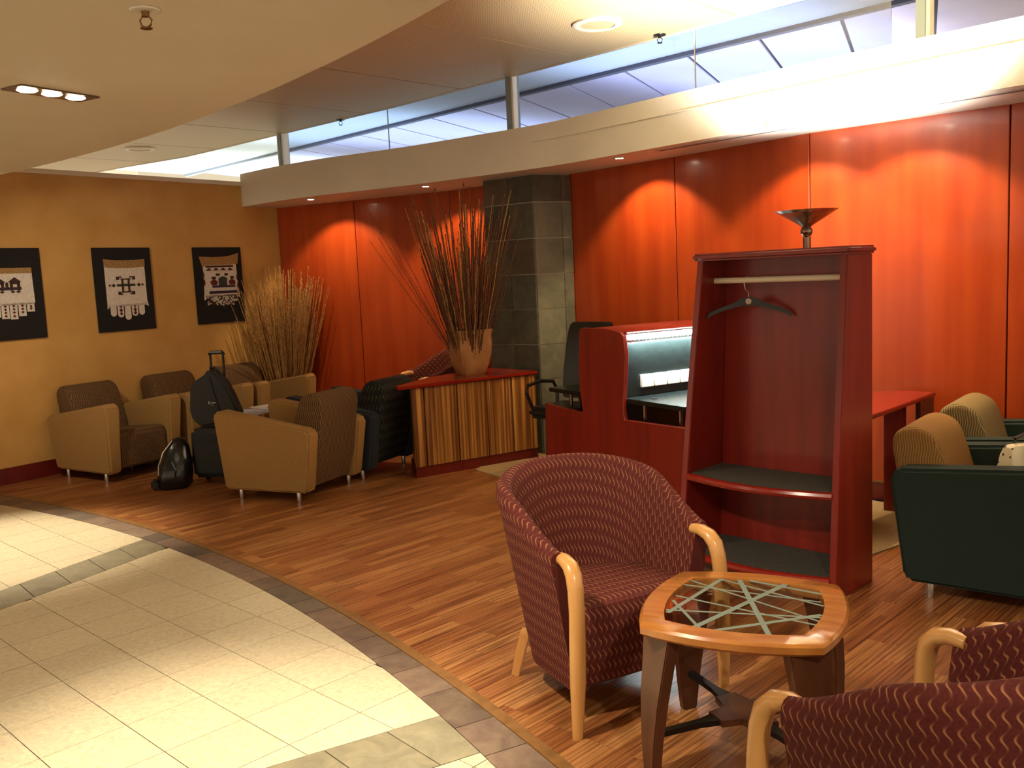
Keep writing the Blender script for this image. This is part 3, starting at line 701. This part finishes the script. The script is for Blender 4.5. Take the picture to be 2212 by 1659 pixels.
# ------------------------------------------------------------------ low table with magazines
lt = thing('side_table', 'low zebrano table with magazines between the tan armchairs', 'table', (-2.24, 8.16, 0), -R(35))
B().box((0, 0, .475), (.52, .56, .03)).build('tabletop', 'zebrano', lt, .005)
B().box((0, 0, .425), (.44, .48, .07)).build('apron', 'zebrano', lt, .004)
for sx in (-1, 1):
    for sy in (-1, 1): B().box((sx * .19, sy * .21, .2), (.05, .05, .4)).build('leg', 'dark_wood', lt, .004)
for i, (dx, dy, rz, m, lab) in enumerate(((-.05, -.15, .2, 'paper_blue', 'open blue magazine lying on the low zebrano table'), (.07, .17, -.1, 'paper_white', 'pale magazine lying beside the blue one on the low table'))):
    c = Vector((-2.24, 8.16)); t = thing('magazine', lab, 'magazine', (c.x + dx, c.y + dy, .491), -R(35) + rz, 'magazines on the low table')
    for s in (-1, 1):
        b = B(); b.loft([[(s * .002, -.14, .001), (s * .002, .14, .001), (s * .002, .14, .006), (s * .002, -.14, .006)], [(s * .05, -.14, .001), (s * .05, .14, .001), (s * .05, .14, .016), (s * .05, -.14, .016)], [(s * .11, -.14, .001), (s * .11, .14, .001), (s * .11, .14, .012), (s * .11, -.14, .012)], [(s * .18, -.12, .001), (s * .18, .12, .001), (s * .18, .12, .004), (s * .18, -.12, .004)]])
        b.build('page_block', m, t, smooth=True)

# ------------------------------------------------------------------ luggage
sc = thing('suitcase', 'black wheeled suitcase standing upright behind the foreground tan armchair', 'suitcase', (-2.42, 7.52, 0), R(-10))
B().box((0, 0, .25), (.38, .22, .40)).build('body', 'black_nylon', sc, .03, 3)
B().box((0, -.125, .22), (.30, .04, .26)).build('front_pocket', 'black_nylon', sc, .015)
for s in (-1, 1):
    B().tube([(s * .055, .09, .43), (s * .055, .09, 1.03)], .010, 8).build('handle_rod', 'black_metal', sc)
    B().lathe([(.004, -.012), (.032, -.012), (.032, .012), (.004, .012)], 14).build('wheel', 'black_metal', sc).matrix_local = Matrix.Translation((s * .15, .07, .033)) @ Matrix.Rotation(pi / 2, 4, 'Y')
B().tube([(-.062, .09, 1.035), (-.05, .09, 1.055), (.05, .09, 1.055), (.062, .09, 1.035)], .016, 10).build('grip', 'black_metal', sc)
gb = thing('garment_bag', 'black nylon garment bag slung over the suitcase handle, small white mark on front', 'bag', (-2.42, 7.53, .50), R(-10))
prof = [(-.165, .02), (-.18, .10), (-.165, .26), (-.13, .33), (-.05, .385), (-.015, .43), (.015, .43), (.05, .385), (.10, .33), (.145, .22), (.20, .06), (.17, .0), (-.10, -.04)]
prof = [(x * 1.15, z) for x, z in prof]
B().yprism(prof, -.06, .05).build('body', 'black_nylon', gb, .028, 3)
B().tube([(-.03, 0, .40), (-.02, 0, .44), (.02, 0, .44), (.03, 0, .40)], .012, 8).build('carry_loop', 'black_nylon', gb)
B().tube([(.0, -.068, .37), (.03, -.07, .22), (.075, -.07, .05)], .004, 6).build('zip', 'black_metal', gb)
lg = B(); pts = [(math.cos(a) * .008, math.sin(a) * .011) for a in [R(60) + i * R(30) for i in range(9)]]
lg.tube([(x - .016, -.0665, .16 + z) for x, z in pts], .0022, 5)
lg.tube([(-.006 + i * .0065, -.0665, .155 + (.005 if i % 2 else 0)) for i in range(6)], .0022, 5); lg.tube([(.030, -.0665, .156), (.034, -.0665, .166)], .002, 5); lg.box((.008, -.0665, .138), (.012, .003, .003))
lg.build('mark', 'white_plastic', gb)
bp = thing('backpack', 'glossy black leather backpack slumped on the floor beside the suitcase', 'bag', (-2.75, 7.36, 0), R(15))
rings = []
for z, w, d, y in ((0, .13, .09, 0), (.03, .155, .115, 0), (.12, .155, .12, 0), (.22, .14, .105, .01), (.32, .105, .075, .02), (.385, .06, .045, .03), (.40, .02, .02, .03)):
    rings.append([(.86 * w * math.copysign(abs(math.cos(a)) ** .7, math.cos(a)) * (1 + .05 * math.sin(5 * a + 20 * z)) + .14 * z, y + d * math.copysign(abs(math.sin(a)) ** .7, math.sin(a)), z) for a in [k * 2 * pi / 20 for k in range(20)]])
B().loft(rings).build('body', 'gloss_black', bp, smooth=True)
B().tube([(-.105, -.075, .12), (-.098, -.078, .20), (-.06, -.062, .30), (.015, -.02, .385)], .006, 6).build('zip', 'chrome', bp)
B().tube([(.02, -.118, .10), (.03, -.125, .16), (.0, -.115, .23)], .01, 6).build('strap', 'gloss_black', bp)
B().box((-.02, -.12, .17), (.10, .012, .02)).build('buckle', 'gloss_black', bp, .004)
B().box((-.14, -.03, .045), (.06, .10, .075)).build('side_pouch', 'gloss_black', bp, .015)

# ------------------------------------------------------------------ zebrano counter
ct = thing('counter', 'low counter faced with zebrano veneer under a glossy red top', 'counter')
c0 = Vector((-.785, 7.27)); c1 = Vector((.205, 7.90)); ce = (c1 - c0).normalized(); cn = Vector((ce.y, -ce.x)); L = (c1 - c0).length
def cp_(s, d): return c0 + ce * s - cn * d
B().prism([cp_(0, .012), cp_(L, .012), cp_(L - .05, .40), cp_(.15, .40)], 0, .085).build('plinth', 'red_plinth', ct)
B().prism([cp_(.01, .03), cp_(L - .01, .03), cp_(L - .06, .38), cp_(.17, .38)], .085, .722).build('carcass', 'dark_wood', ct)
edges = [0, .095, .415, .715, 1.0, L]
edges = [0, .10, .40, .68, .93, L]
for a, b in zip(edges, edges[1:]): B().prism([cp_(a + .004, 0), cp_(b - .004, 0), cp_(b - .004, .028), cp_(a + .004, .028)], .085, .722).build('veneer_panel', 'zebrano', ct, .004, 1)
B().prism([cp_(.005, .02), cp_(.16, .38), cp_(.168, .38), cp_(.015, .02)], .085, .722).build('end_panel', 'zebrano', ct)
top = [cp_(-.14, -.03), cp_(L + .01, -.02), cp_(L + .015, .05), Vector((-.17, 8.36)), Vector((-.45, 8.12)), Vector((-.70, 7.80)), cp_(-.13, .05)]
B().prism(top, .724, .75).build('worktop', 'red_top', ct, .006)

# ------------------------------------------------------------------ stick arrangements
def stick_mesh(name, mat, seed):
    r = random.Random(seed); b = B(); P = []; rad = []; n = 9
    for i in range(n):
        z = i / (n - 1); P.append((r.uniform(-.006, .006), r.uniform(-.006, .006), z)); rad.append(.0058 * (1 - .5 * z))
    pp = []; rr = []
    for i in range(n - 1):
        a, c = Vector(P[i]), Vector(P[i + 1]); pp += [a, a + (c - a) * .82, a + (c - a) * .9]; rr += [rad[i], rad[i], rad[i] * 1.7]
    pp.append(Vector(P[-1])); rr.append(rad[-1]); b.tube(pp, rr, 5)
    o = b.build(name, mat); me = o.data; bpy.data.objects.remove(o); return me
def bundle(parent, base, z0, n, rbase, spread, hmin, hmax, meshes, seed, bias=(0, 0), halfplane=None):
    r = random.Random(seed)
    for i in range(n):
        a = r.uniform(0, 2 * pi); q = math.sqrt(r.random()); bx, by = rbase * q * math.cos(a), rbase * q * math.sin(a)
        tilt = spread * q * r.uniform(.75, 1.15); hgt = r.uniform(hmin, hmax) * (1 - .12 * q * r.random())
        d = Vector((math.cos(a) * tilt + bias[0], math.sin(a) * tilt + bias[1], 1)).normalized()
        for _ in range(14):
            if not halfplane or halfplane(base, Vector((bx, by, 0)) + d * hgt): break
            d = Vector((d.x * .82, d.y * .82, d.z)).normalized()
        o = link('stick', r.choice(meshes), parent); o.location = (bx, by, z0)
        o.rotation_euler = Vector((0, 0, 1)).rotation_difference(d).to_euler(); o.scale = (1.0, 1.0, hgt)
def in_room(base, tip):
    p = Vector((base[0] + tip.x, base[1] + tip.y)); return all(n.dot(p) < c - .03 for n, c in WHP)
vx, vy = -.345, 7.93
vs = thing('vase', 'square terracotta vase of tall dry sticks on the red counter top', 'vase', (vx, vy, .75), R(28))
rings = []
for z, w in ((0, .095), (.02, .105), (.08, .125), (.18, .145), (.27, .150), (.33, .148), (.372, .158), (.38, .158), (.38, .140), (.33, .132), (.30, .130)):
    rings.append([(w * x, w * y, z) for x, y in ((-1, -.86), (-.86, -1), (.86, -1), (1, -.86), (1, .86), (.86, 1), (-.86, 1), (-1, .86))])
B().loft(rings).build('pot', 'terracotta', vs, smooth=True)
smd = [stick_mesh('stick', 'stick_dark', k) for k in range(3)] + [stick_mesh('stick', 'stick_pale', 11)]
smp = [stick_mesh('stick', 'stick_pale', k) for k in range(4)]
tall = bpy.data.objects.new('dry_sticks', None); COL.objects.link(tall); tall.location = (vx, vy, .80)
tag(tall, 'tall spray of thin dark dry sticks standing in the terracotta vase', 'dry sticks')
def vase_ok(base, tip):
    p = Vector((base[0] + tip.x, base[1] + tip.y))
    inn = in_room(base, tip); e = p - cc
    return inn and not (e.dot(ca1) > -.02 and e.dot(ca2) > -.05)
bundle(tall, (vx, vy), 0, 160, .105, .34, .95, 1.60, smd, 5, (-.01, -.04), vase_ok)
for k in range(6):
    r = random.Random(40 + k); d = Vector((-.52 + r.uniform(-.16, .2), .1 + r.uniform(-.05, .1), 1)).normalized(); o = link('stick', smd[0], tall); o.location = (-.08, 0, .0); o.rotation_euler = Vector((0, 0, 1)).rotation_difference(d).to_euler(); o.scale = (.5, .5, r.uniform(1.3, 1.65))
kx, ky = -2.44, 10.07
pt = thing('floor_pot', 'terracotta pot in the corner behind the tan armchair', 'pot', (kx, ky, 0), R(10))
B().loft([[(w * x, w * y, z) for x, y in ((-1, -.86), (-.86, -1), (.86, -1), (1, -.86), (1, .86), (.86, 1), (-.86, 1), (-1, .86))] for z, w in ((0, .10), (.03, .11), (.2, .14), (.36, .15), (.40, .155), (.40, .135), (.33, .13))]).build('pot', 'terracotta', pt, smooth=True)
pale = bpy.data.objects.new('dry_sticks', None); COL.objects.link(pale); pale.location = (kx, ky, .10); tag(pale, 'dense bundle of pale straw coloured sticks in the room corner', 'dry sticks')
bundle(pale, (kx, ky), 0, 250, .12, .30, 1.2, 1.72, smp, 9, (.02, -.10), in_room)

# ------------------------------------------------------------------ tub chairs with beech arms
def make_tub():
    t = bpy.data.objects.new('tub_chair', None); COL.objects.link(t)
    # plan of the outer shell, from the left arm front round the back to the right arm front
    N = 33; st = []
    for i in range(N):
        f = i / (N - 1)
        if f < .27: k = f / .27; x, y, nx, ny = -.335, .20 - k * .30, -1, 0
        elif f > .73: k = (f - .73) / .27; x, y, nx, ny = .335, -.10 + k * .30, 1, 0
        else:
            a = pi + (f - .27) / .46 * pi; x, y = .335 * math.cos(a), -.10 + .26 * math.sin(a); nx, ny = math.cos(a), math.sin(a)
            q = math.hypot(nx / .335, ny / .26); nx, ny = nx / .335 / q, ny / .26 / q
        st.append((x, y, nx, ny))
    rings = []; arc = 0; lay = {}
    for i, (x, y, nx, ny) in enumerate(st):
        if i: arc += math.hypot(x - st[i - 1][0], y - st[i - 1][1])
        f = i / (N - 1); bk = math.sin(pi * f); rim = .628 + .212 * bk ** 1.35; th = .058
        lean = .035 + .045 * bk; zb = .105
        def pt(d, z):                                   # d: distance inward from the outer face
            g = (z - zb) / (rim - zb); o = -.05 * (1 - g) + lean * (g - .55) * .9
            return Vector((x + nx * (o - d), y + ny * (o - d), z))
        r = [pt(0, zb), pt(0, zb + .10), pt(0, zb + .22), pt(0, rim - .12), pt(-.004, rim - .045), pt(.002, rim - .02), pt(.014, rim - .005), pt(th * .5, rim), pt(th - .012, rim - .006), pt(th, rim - .022), pt(th + .004, rim - .06), pt(th + .012, rim - .20), pt(th + .01, .34), pt(th, zb)]
        vv = 0
        for j, p in enumerate(r):
            if j: vv += (p - r[j - 1]).length
            lay[(round(p.x, 5), round(p.y, 5), round(p.z, 5))] = (arc, vv)
        rings.append(r)
    def uvf(c, f): return lay.get((round(c.x, 5), round(c.y, 5), round(c.z, 5)), (c.x, c.z))
    B().loft(rings).build('shell', 'maroon_wave', t, smooth=True, uvfn=uvf)
    prof = [(-.28, .12), (.20, .12), (.222, .14), (.24, .22), (.255, .33), (.258, .385), (.24, .42), (.20, .435), (-.10, .425), (-.26, .40)]
    b = B(); lays = []
    for k in range(9):
        x = -.258 + .516 * k / 8; c = 1 - (abs(x) / .258) ** 4
        lays.append([(x, y - (.02 * (1 - c)) if y > 0 else max(y, -.07 - .17 * math.sqrt(max(0, 1 - (x / .262) ** 2))), z - (.012 * (1 - c) if z > .38 else 0)) for y, z in prof])
    lens = [0]
    for a, c in zip(prof, prof[1:]): lens.append(lens[-1] + math.hypot(c[0] - a[0], c[1] - a[1]))
    b.loft(lays)
    def suv(c, f): return (c.x, c.y * 1.0 if f.normal.z > .5 else -c.z + .6)
    b.build('seat', 'maroon_wave', t, smooth=True, uvfn=suv)
    for s in (-1, 1):
        path = [(s * .300, .17, .600), (s * .300, .215, .603), (s * .303, .255, .592), (s * .307, .282, .565), (s * .310, .295, .52), (s * .313, .302, .44), (s * .316, .304, .33), (s * .319, .302, .20), (s * .322, .298, .08), (s * .324, .294, 0)]
        B().tube(path, [.024, .026, .029, .030, .029, .028, .030, .029, .023, .019], 12, .85, up=(1, 0, 0)).build('arm', 'beech', t, smooth=True)
        B().tube([(s * .235, -.20, .20), (s * .24, -.235, .12), (s * .25, -.275, 0)], [.028, .027, .022], 4, 1.0).build('rear_leg', 'beech', t, .003)
    return t
tub = make_tub()
put(tub, (.313, 3.42), 151.6, 'maroon wave patterned tub chair with beech arms facing the glass table', 'chair', 'maroon tub chairs')
put(copy_tree(tub), (.955, 1.955), -31.5, 'maroon tub chair in the lower right corner seen from behind, nearest the camera', 'chair', 'maroon tub chairs')
put(copy_tree(tub), (1.615, 2.29), -31.5, 'maroon tub chair at the right edge showing only the tip of one beech arm', 'chair', 'maroon tub chairs')
bt = put(copy_tree(tub), (-.66, 8.73), 250, 'tub chair hidden behind the zebrano counter with one beech arm showing', 'chair', 'maroon tub chairs'); bt.scale = (1.12, 1.12, 1.12)

# ------------------------------------------------------------------ coffee table with etched glass
tb_c = Vector((.709, 2.87)); tdir = Vector((1.061 - .579, 3.01 - 3.223)); trz = math.atan2(tdir.y, tdir.x)
tbl = thing('coffee_table', 'square bow sided wooden coffee table with a criss-cross etched glass top', 'table', (tb_c.x, tb_c.y, 0), trz)
hw = .268
def bowed(h, bow, n=10):
    out = []
    for k in range(4):
        a = k * pi / 2
        for i in range(n):
            u = -1 + 2 * i / n; x, y = h * u, -h - bow * (1 - u * u)
            out.append((x * math.cos(a) - y * math.sin(a), x * math.sin(a) + y * math.cos(a)))
    return out
oo, ii = bowed(hw, .048), bowed(hw - .062, .036); oi = bowed(hw - .008, .048)
b = B(); n = len(oo)
lv = [[(x, y, z) for x, y in ring] for ring, z in ((ii, .463), (oi, .463), (oo, .472), (oo, .492), (oi, .50), (ii, .50))]
VV = [[b.bm.verts.new(p) for p in r] for r in lv]
for r1, r2_ in zip(VV, VV[1:] + VV[:1]):
    for i in range(n): b.face([r1[i], r1[(i + 1) % n], r2_[(i + 1) % n], r2_[i]])
b.build('top_frame', 'table_wood', tbl, smooth=True)
gi = bowed(hw - .061, .036)
gl_ = B().prism(gi, .490, .4965).build('glass', 'glass_clear', tbl)
Hh = hw - .07
lines = [((-.19, -.12), (-.10, .21), .016), ((-.10, -.21), (.09, .21), .020), ((-.05, .21), (.10, -.21), .017), ((-.20, .12), (.20, .08), .010), ((-.20, .02), (.21, -.10), .010), ((-.20, -.10), (.21, -.04), .011), ((-.13, .21), (.21, .05), .010), ((-.02, .21), (.22, .14), .014), ((-.04, -.21), (.21, -.02), .017), ((-.20, -.02), (-.08, -.21), .010), ((-.20, .17), (.21, -.07), .009)]
for k, (a, c, w) in enumerate(lines):
    a, c = Vector(a) * 1.13, Vector(c) * 1.13; e = (c - a).normalized(); nn = Vector((-e.y, e.x)) * w / 2
    B().prism([a + nn, c + nn, c - nn, a - nn][::-1], .4966, .4969 + k * .00004).build('etched_line', 'frost', tbl)
for k, (sx, sy) in enumerate(((-1, -1), (1, -1), (1, 1), (-1, 1))):
    rings = []
    for z, w, o, tt in ((.465, .075, .215, .022), (.38, .066, .224, .021), (.25, .054, .238, .02), (.12, .040, .246, .018), (.0, .027, .248, .016)):
        d = Vector((sx, sy)).normalized(); nn = Vector((-d.y, d.x)); c = Vector((sx, sy)) * o
        rings.append([(c + nn * w + d * tt).to_3d() + Vector((0, 0, z)), (c - nn * w + d * tt).to_3d() + Vector((0, 0, z)), (c - nn * w - d * tt).to_3d() + Vector((0, 0, z)), (c + nn * w - d * tt).to_3d() + Vector((0, 0, z))])
    B().loft(rings).build('leg', 'dark_wood', tbl, .004)
    d = Vector((sx, sy)).normalized(); nn = Vector((-d.y, d.x))
    B().prism([d * .07 + nn * .035, d * .18 + nn * .013, d * .345 + nn * .011, d * .345 - nn * .011, d * .18 - nn * .013, d * .07 - nn * .035], .128, .146).build('stretcher', 'black_metal', tbl)
pl = []
for k in range(4):
    a = R(45) + k * pi / 2
    for da, rr in ((-.32, .125), (.32, .125), (pi / 4, .075)): pl.append((math.cos(a + da) * rr, math.sin(a + da) * rr))
B().prism(pl, .126, .148).build('shelf_plate', 'dark_wood', tbl, .003)

# ------------------------------------------------------------------ hanging wardrobe
FLp = Vector((.827, 4.779)); wrd = thing('wardrobe', 'open cherry red hanging wardrobe with two grey shelves and a white rail', 'wardrobe', (FLp.x, FLp.y, 0), R(-45))
# local x along the front to the right, y to the back, front leans back with height
HT = 1.60; front = lambda z: .005 + .135 * (z / HT) ** 1.15
lx = lambda z: .0 + .078 * (z / HT) ** 1.3
def side_pts(x0f, x1f):
    zs = [0.0, .3, .6, .9, 1.2, HT]; b = B(); rings = []
    for z in zs: rings.append([(x0f(z), front(z), z), (x1f(z), front(z), z), (x1f(z), .40, z), (x0f(z), .40, z)])
    return b.loft(rings)
side_pts(lx, lambda z: lx(z) + .035).build('side_panel', 'red_wood', wrd, .003)
side_pts(lambda z: .845, lambda z: .88).build('side_panel', 'red_wood', wrd, .003)
B().hull([(.034, .37, .05), (.846, .37, .05), (.846, .385, .05), (.034, .385, .05)], [(.112, .37, HT), (.846, .37, HT), (.846, .385, HT), (.112, .385, HT)]).build('back_panel', 'red_wood', wrd)
B().prism([(.055, front(HT) - .02), (.90, front(HT) - .02), (.90, .41), (.055, .41)], HT, HT + .038).build('top', 'red_wood', wrd, .012, 3)
for z, nm in ((.50, 'shelf'), (.10, 'shelf')):
    x0, x1 = lx(z) + .036, .844; f = front(z)
    cur = [(x0 + (x1 - x0) * i / 12, f + .012 - .075 * math.sin(pi * i / 12)) for i in range(13)]
    sh = B().prism(cur + [(x1, .368), (x0, .368)], z - .03, z).build(nm, 'red_wood', wrd, .004)
    cur2 = [(x, y + .022) for x, y in cur]
    B().prism(cur2 + [(x1 - .002, .366), (x0 + .002, .366)], z + .0005, z + .004).build('mat', 'mat_grey', sh)
    ed = B(); ed.tube([(x, y - .004, z - .013) for x, y in cur], .019, 8); ed.build('front_edge', 'red_top', sh, smooth=True)
B().hull([(.036, .03, 0), (.844, .03, 0), (.844, .05, 0), (.036, .05, 0)], [(.036, .03, .068), (.844, .03, .068), (.844, .05, .068), (.036, .05, .068)]).build('kickboard', 'dark_wood', wrd)
B().tube([(.105, .26, 1.495), (.846, .26, 1.495)], .0155, 12).build('rail', 'rail_white', wrd, smooth=True)
hp = FLp + Vector((.7071, -.7071)) * .30 + Vector((.7071, .7071)) * .26
hg = thing('coat_hanger', 'black coat hanger with a round grey badge on the wardrobe rail', 'hanger', (hp.x, hp.y, 1.495), R(-20))
hk = [(.0, 0, -.085), (.002, 0, -.065), (-.016, 0, -.045), (-.0205, 0, -.02), (-.019, 0, .002), (-.011, 0, .017), (.004, 0, .0205), (.016, 0, .013), (.02, 0, .0)]
B().tube(hk, .0022, 6).build('hook', 'chrome', hg)
arm = [(0, -.088), (.03, -.090), (.075, -.115), (.15, -.14), (.195, -.16), (.212, -.185), (.205, -.192), (.19, -.178), (.14, -.158), (.07, -.138), (.02, -.128), (0, -.128)]
B().yprism(arm + [(-x, z) for x, z in arm[-2:0:-1]], -.008, .008).build('frame', 'black_leather', hg, .003)
B().lathe([(.002, -.002), (.015, -.002), (.015, .002), (.002, .002)], 18).build('badge', 'slot_metal', hg).matrix_local = Matrix.Translation((0, -.010, -.108)) @ Matrix.Rotation(pi / 2, 4, 'X')

# ------------------------------------------------------------------ uplighter
lx_, ly_ = 1.649, 5.15
ul = thing('floor_lamp', 'metal bowl uplighter floor lamp rising behind the wardrobe', 'lamp', (lx_, ly_, .006))
B().lathe([(.002, 0), (.135, 0), (.135, .015), (.03, .03), (.002, .03)], 28).build('base', 'brushed', ul, smooth=True)
B().lathe([(.019, .03), (.019, 1.70)], 14).build('pole', 'brushed', ul, smooth=True)
B().lathe([(.002, 1.692)] + [(.033 * math.sin(a), 1.732 - .033 * math.cos(a)) for a in [R(20) + k * R(20) for k in range(8)]] + [(.002, 1.765)], 20).build('ball', 'brushed', ul, smooth=True)
B().lathe([(.018, 1.752), (.045, 1.77), (.168, 1.845), (.170, 1.845), (.045, 1.775), (.018, 1.757)], 40, ring=True).build('bowl', 'brushed', ul, smooth=True)
B().lathe([(.002, 1.776), (.02, 1.78), (.02, 1.80), (.002, 1.805)], 14).build('bulb', 'lamp_cool', ul)
pl_ = spot('uplight_beam', (lx_, ly_, 1.83), (1.74, 5.32, 2.9), 400, 118, .6, (1.0, .95, .86), .04); pl_.parent = ul; pl_.matrix_parent_inverse = Matrix.Translation((-lx_, -ly_, -.006))

# ------------------------------------------------------------------ red wall desk behind the wardrobe
cs = thing('wall_desk', 'angular red desk top against the wall between the wardrobe and teal armchairs', 'desk')
dt = [Vector(p) for p in ((1.93, 5.55), (2.237, 5.80), (2.44, 5.83), (2.60, 5.66), (1.86, 4.86), (1.80, 5.02))]
B().prism(dt[::-1], .715, .74).build('desktop', 'red_top', cs, .005)
B().prism([(2.555, 5.655), (2.575, 5.635), (2.42, 5.47), (2.40, 5.49)], .006, .715).build('end_panel', 'dark_wood', cs)
B().prism([(2.30, 5.70), (2.40, 5.62), (2.388, 5.605), (2.288, 5.685)], .006, .715).build('end_panel', 'red_wood', cs)
B().prism([(1.90, 5.10), (1.915, 5.09), (2.05, 5.56), (2.03, 5.57)], .006, .715).build('end_panel', 'dark_wood', cs)

# ------------------------------------------------------------------ double sided work carrel
CO_ = Vector((.73, 6.07)); e1 = az(149); e2 = az(59)
cz = -R(149 - 90)                                       # local x = e1, local y = e2
cl = thing('work_carrel', 'red double sided work carrel with black desks and a lit fluorescent canopy', 'desk', (CO_.x, CO_.y, .006), cz)
end = [(-.98, .07), (.57, .07), (.60, .60), (.0, .585), (-.015, .66), (.012, .85), (.03, 1.02), (.012, 1.14), (-.02, 1.165), (-.15, 1.182), (-.44, 1.182), (-.475, 1.17), (-.50, .95), (-.50, .75), (-.47, .585), (-.86, .60), (-.95, .61)]
b = B(); b.yprism(end, .0, .032); b.build('end_panel', 'red_wood', cl, .004, 1)
Lc = .95
B().box((-.24, Lc / 2 + .04, .035), (1.2, Lc - .1, .07)).build('kick_base', 'black_metal', cl)
B().yprism([(-.40, .07), (-.06, .07), (-.06, 1.14), (-.40, 1.14)], .034, Lc).build('spine', 'desk_black', cl, .003, 1)
B().yprism([(-.475, 1.150), (.0, 1.150), (.01, 1.163), (-.15, 1.176), (-.44, 1.176)], .034, Lc).build('canopy', 'red_wood', cl, .003, 1)
for s, x0, x1 in ((1, -.055, .55), (-1, -.95, -.405)):
    pts = [(x0, .036), (x1, .036)] + [(x1 + .05 * math.sin(pi * k / 8), .036 + (Lc - .05) * k / 8) for k in range(1, 8)] + [(x1, Lc), (x0, Lc)] if s > 0 else [(x0, .036), (x1, .036), (x1, Lc), (x0, Lc)]
    dk = B().prism(pts, .69, .72).build('desktop', 'desk_black', cl, .004)
    for y in (.10, .70):
        B().lathe([(.012, .585), (.012, .69)], 12, ((.09 if s > 0 else -.75), y)).build('standoff', 'brushed', cl, smooth=True)
    for y in ((.10, .70)): B().lathe([(.012, .07), (.012, .69)], 12, ((.44 if s > 0 else -.55), y)).build('standoff', 'brushed', cl, smooth=True)
for k in range(4): 
    s_ = B().box((-.048, .24 + k * .115, .82), (.024, .104, .085)).build('socket', 'white_plastic', cl, .004)
B().tube([(-.005, .06, 1.125), (-.005, Lc - .05, 1.125)], .018, 10).build('fluorescent_tube', 'lamp_cool', cl)
B().yprism([(-.056, 1.143), (.0, 1.143), (.0, 1.148), (-.056, 1.148)], .04, Lc).build('lamp_reflector', 'chrome', cl)
for k in range(26): B().box((-.020, .07 + k * .033, 1.100), (.07, .0025, .018)).build('louvre', 'chrome', cl)
al = area('carrel_tube_light', (0, 0, 0), (0, 0, 0), .04, .8, 13, (.72, .95, 1.0)); al.parent = cl; al.location = (-.015, .5, 1.085); al.rotation_euler = (0, R(8), 0)
ob = B().lathe([(.002, .7205), (.022, .7205), (.022, .724), (.002, .724)], 16, (.12, .16)).build('cable_grommet', 'black_metal', cl)

# ------------------------------------------------------------------ office chair
oc = thing('office_chair', 'black leather office chair tucked at the far side of the red carrel', 'chair', (.425, 7.17, .006), -R(222))
for k in range(5):
    a = k * 2 * pi / 5; B().tube([(0, 0, .07), (math.cos(a) * .24, math.sin(a) * .24, .055)], [.022, .016], 8).build('foot', 'black_metal', oc)
    B().lathe([(.004, 0), (.02, .002), (.024, .022), (.02, .042), (.004, .045)], 10, (math.cos(a) * .235, math.sin(a) * .235)).build('castor', 'black_metal', oc, smooth=True)
B().lathe([(.025, .06), (.025, .46)], 12).build('gas_column', 'black_metal', oc)
B().box((0, .0, .50), (.46, .46, .09)).build('seat', 'black_leather', oc, .035, 3)
b = B(); b.loft([[(x, -.20 - (z - .5) * .16 - .04 * (1 - (x / .23) ** 2) + dy, z) for x in [(-.23 + .46 * i / 8) * (1 - .12 * max(0, (z - .9) / .3)) for i in range(9)]] + [(x, -.25 - (z - .5) * .16 - .04 * (1 - (x / .23) ** 2), z) for x in [(.23 - .46 * i / 8) * (1 - .12 * max(0, (z - .9) / .3)) for i in range(9)]] for z, dy in ((.56, -.01), (.62, 0), (.8, .005), (1.0, .005), (1.12, 0), (1.165, -.02))])
b.build('backrest', 'black_leather', oc, .012, 2)
for s in (-1, 1):
    B().tube([(s * .25, -.18, .50), (s * .27, -.21, .62), (s * .275, -.17, .70), (s * .275, .0, .72), (s * .275, .14, .70), (s * .27, .17, .64), (s * .25, .12, .50)], .015, 8).build('armrest', 'black_metal', oc, smooth=True)

# ------------------------------------------------------------------ handbag on the near teal armchair
hb = thing('handbag', 'cream handbag with dark dots and brown straps on the teal armchair', 'bag', (2.42, 4.22, .41), R(10))
B().loft([[(w * x, d * y, z) for x, y in ((-1, -.8), (-.85, -1), (.85, -1), (1, -.8), (1, .8), (.85, 1), (-.85, 1), (-1, .8))] for z, w, d in ((0, .17, .075), (.02, .185, .085), (.14, .185, .075), (.24, .175, .05), (.275, .165, .035), (.285, .15, .03))]).build('body', 'bag_dots', hb, smooth=True)
for s in (-1, 1):
    B().box((s * .10, -.075, .19), (.03, .012, .19)).build('strap', 'bag_brown', hb, .004)
    B().tube([(-.10, s * .045, .27), (-.09, s * .05, .305), (-.03, s * .05, .325), (.03, s * .05, .325), (.09, s * .05, .305), (.10, s * .045, .27)], .009, 8).build('handle', 'bag_brown', hb, smooth=True)
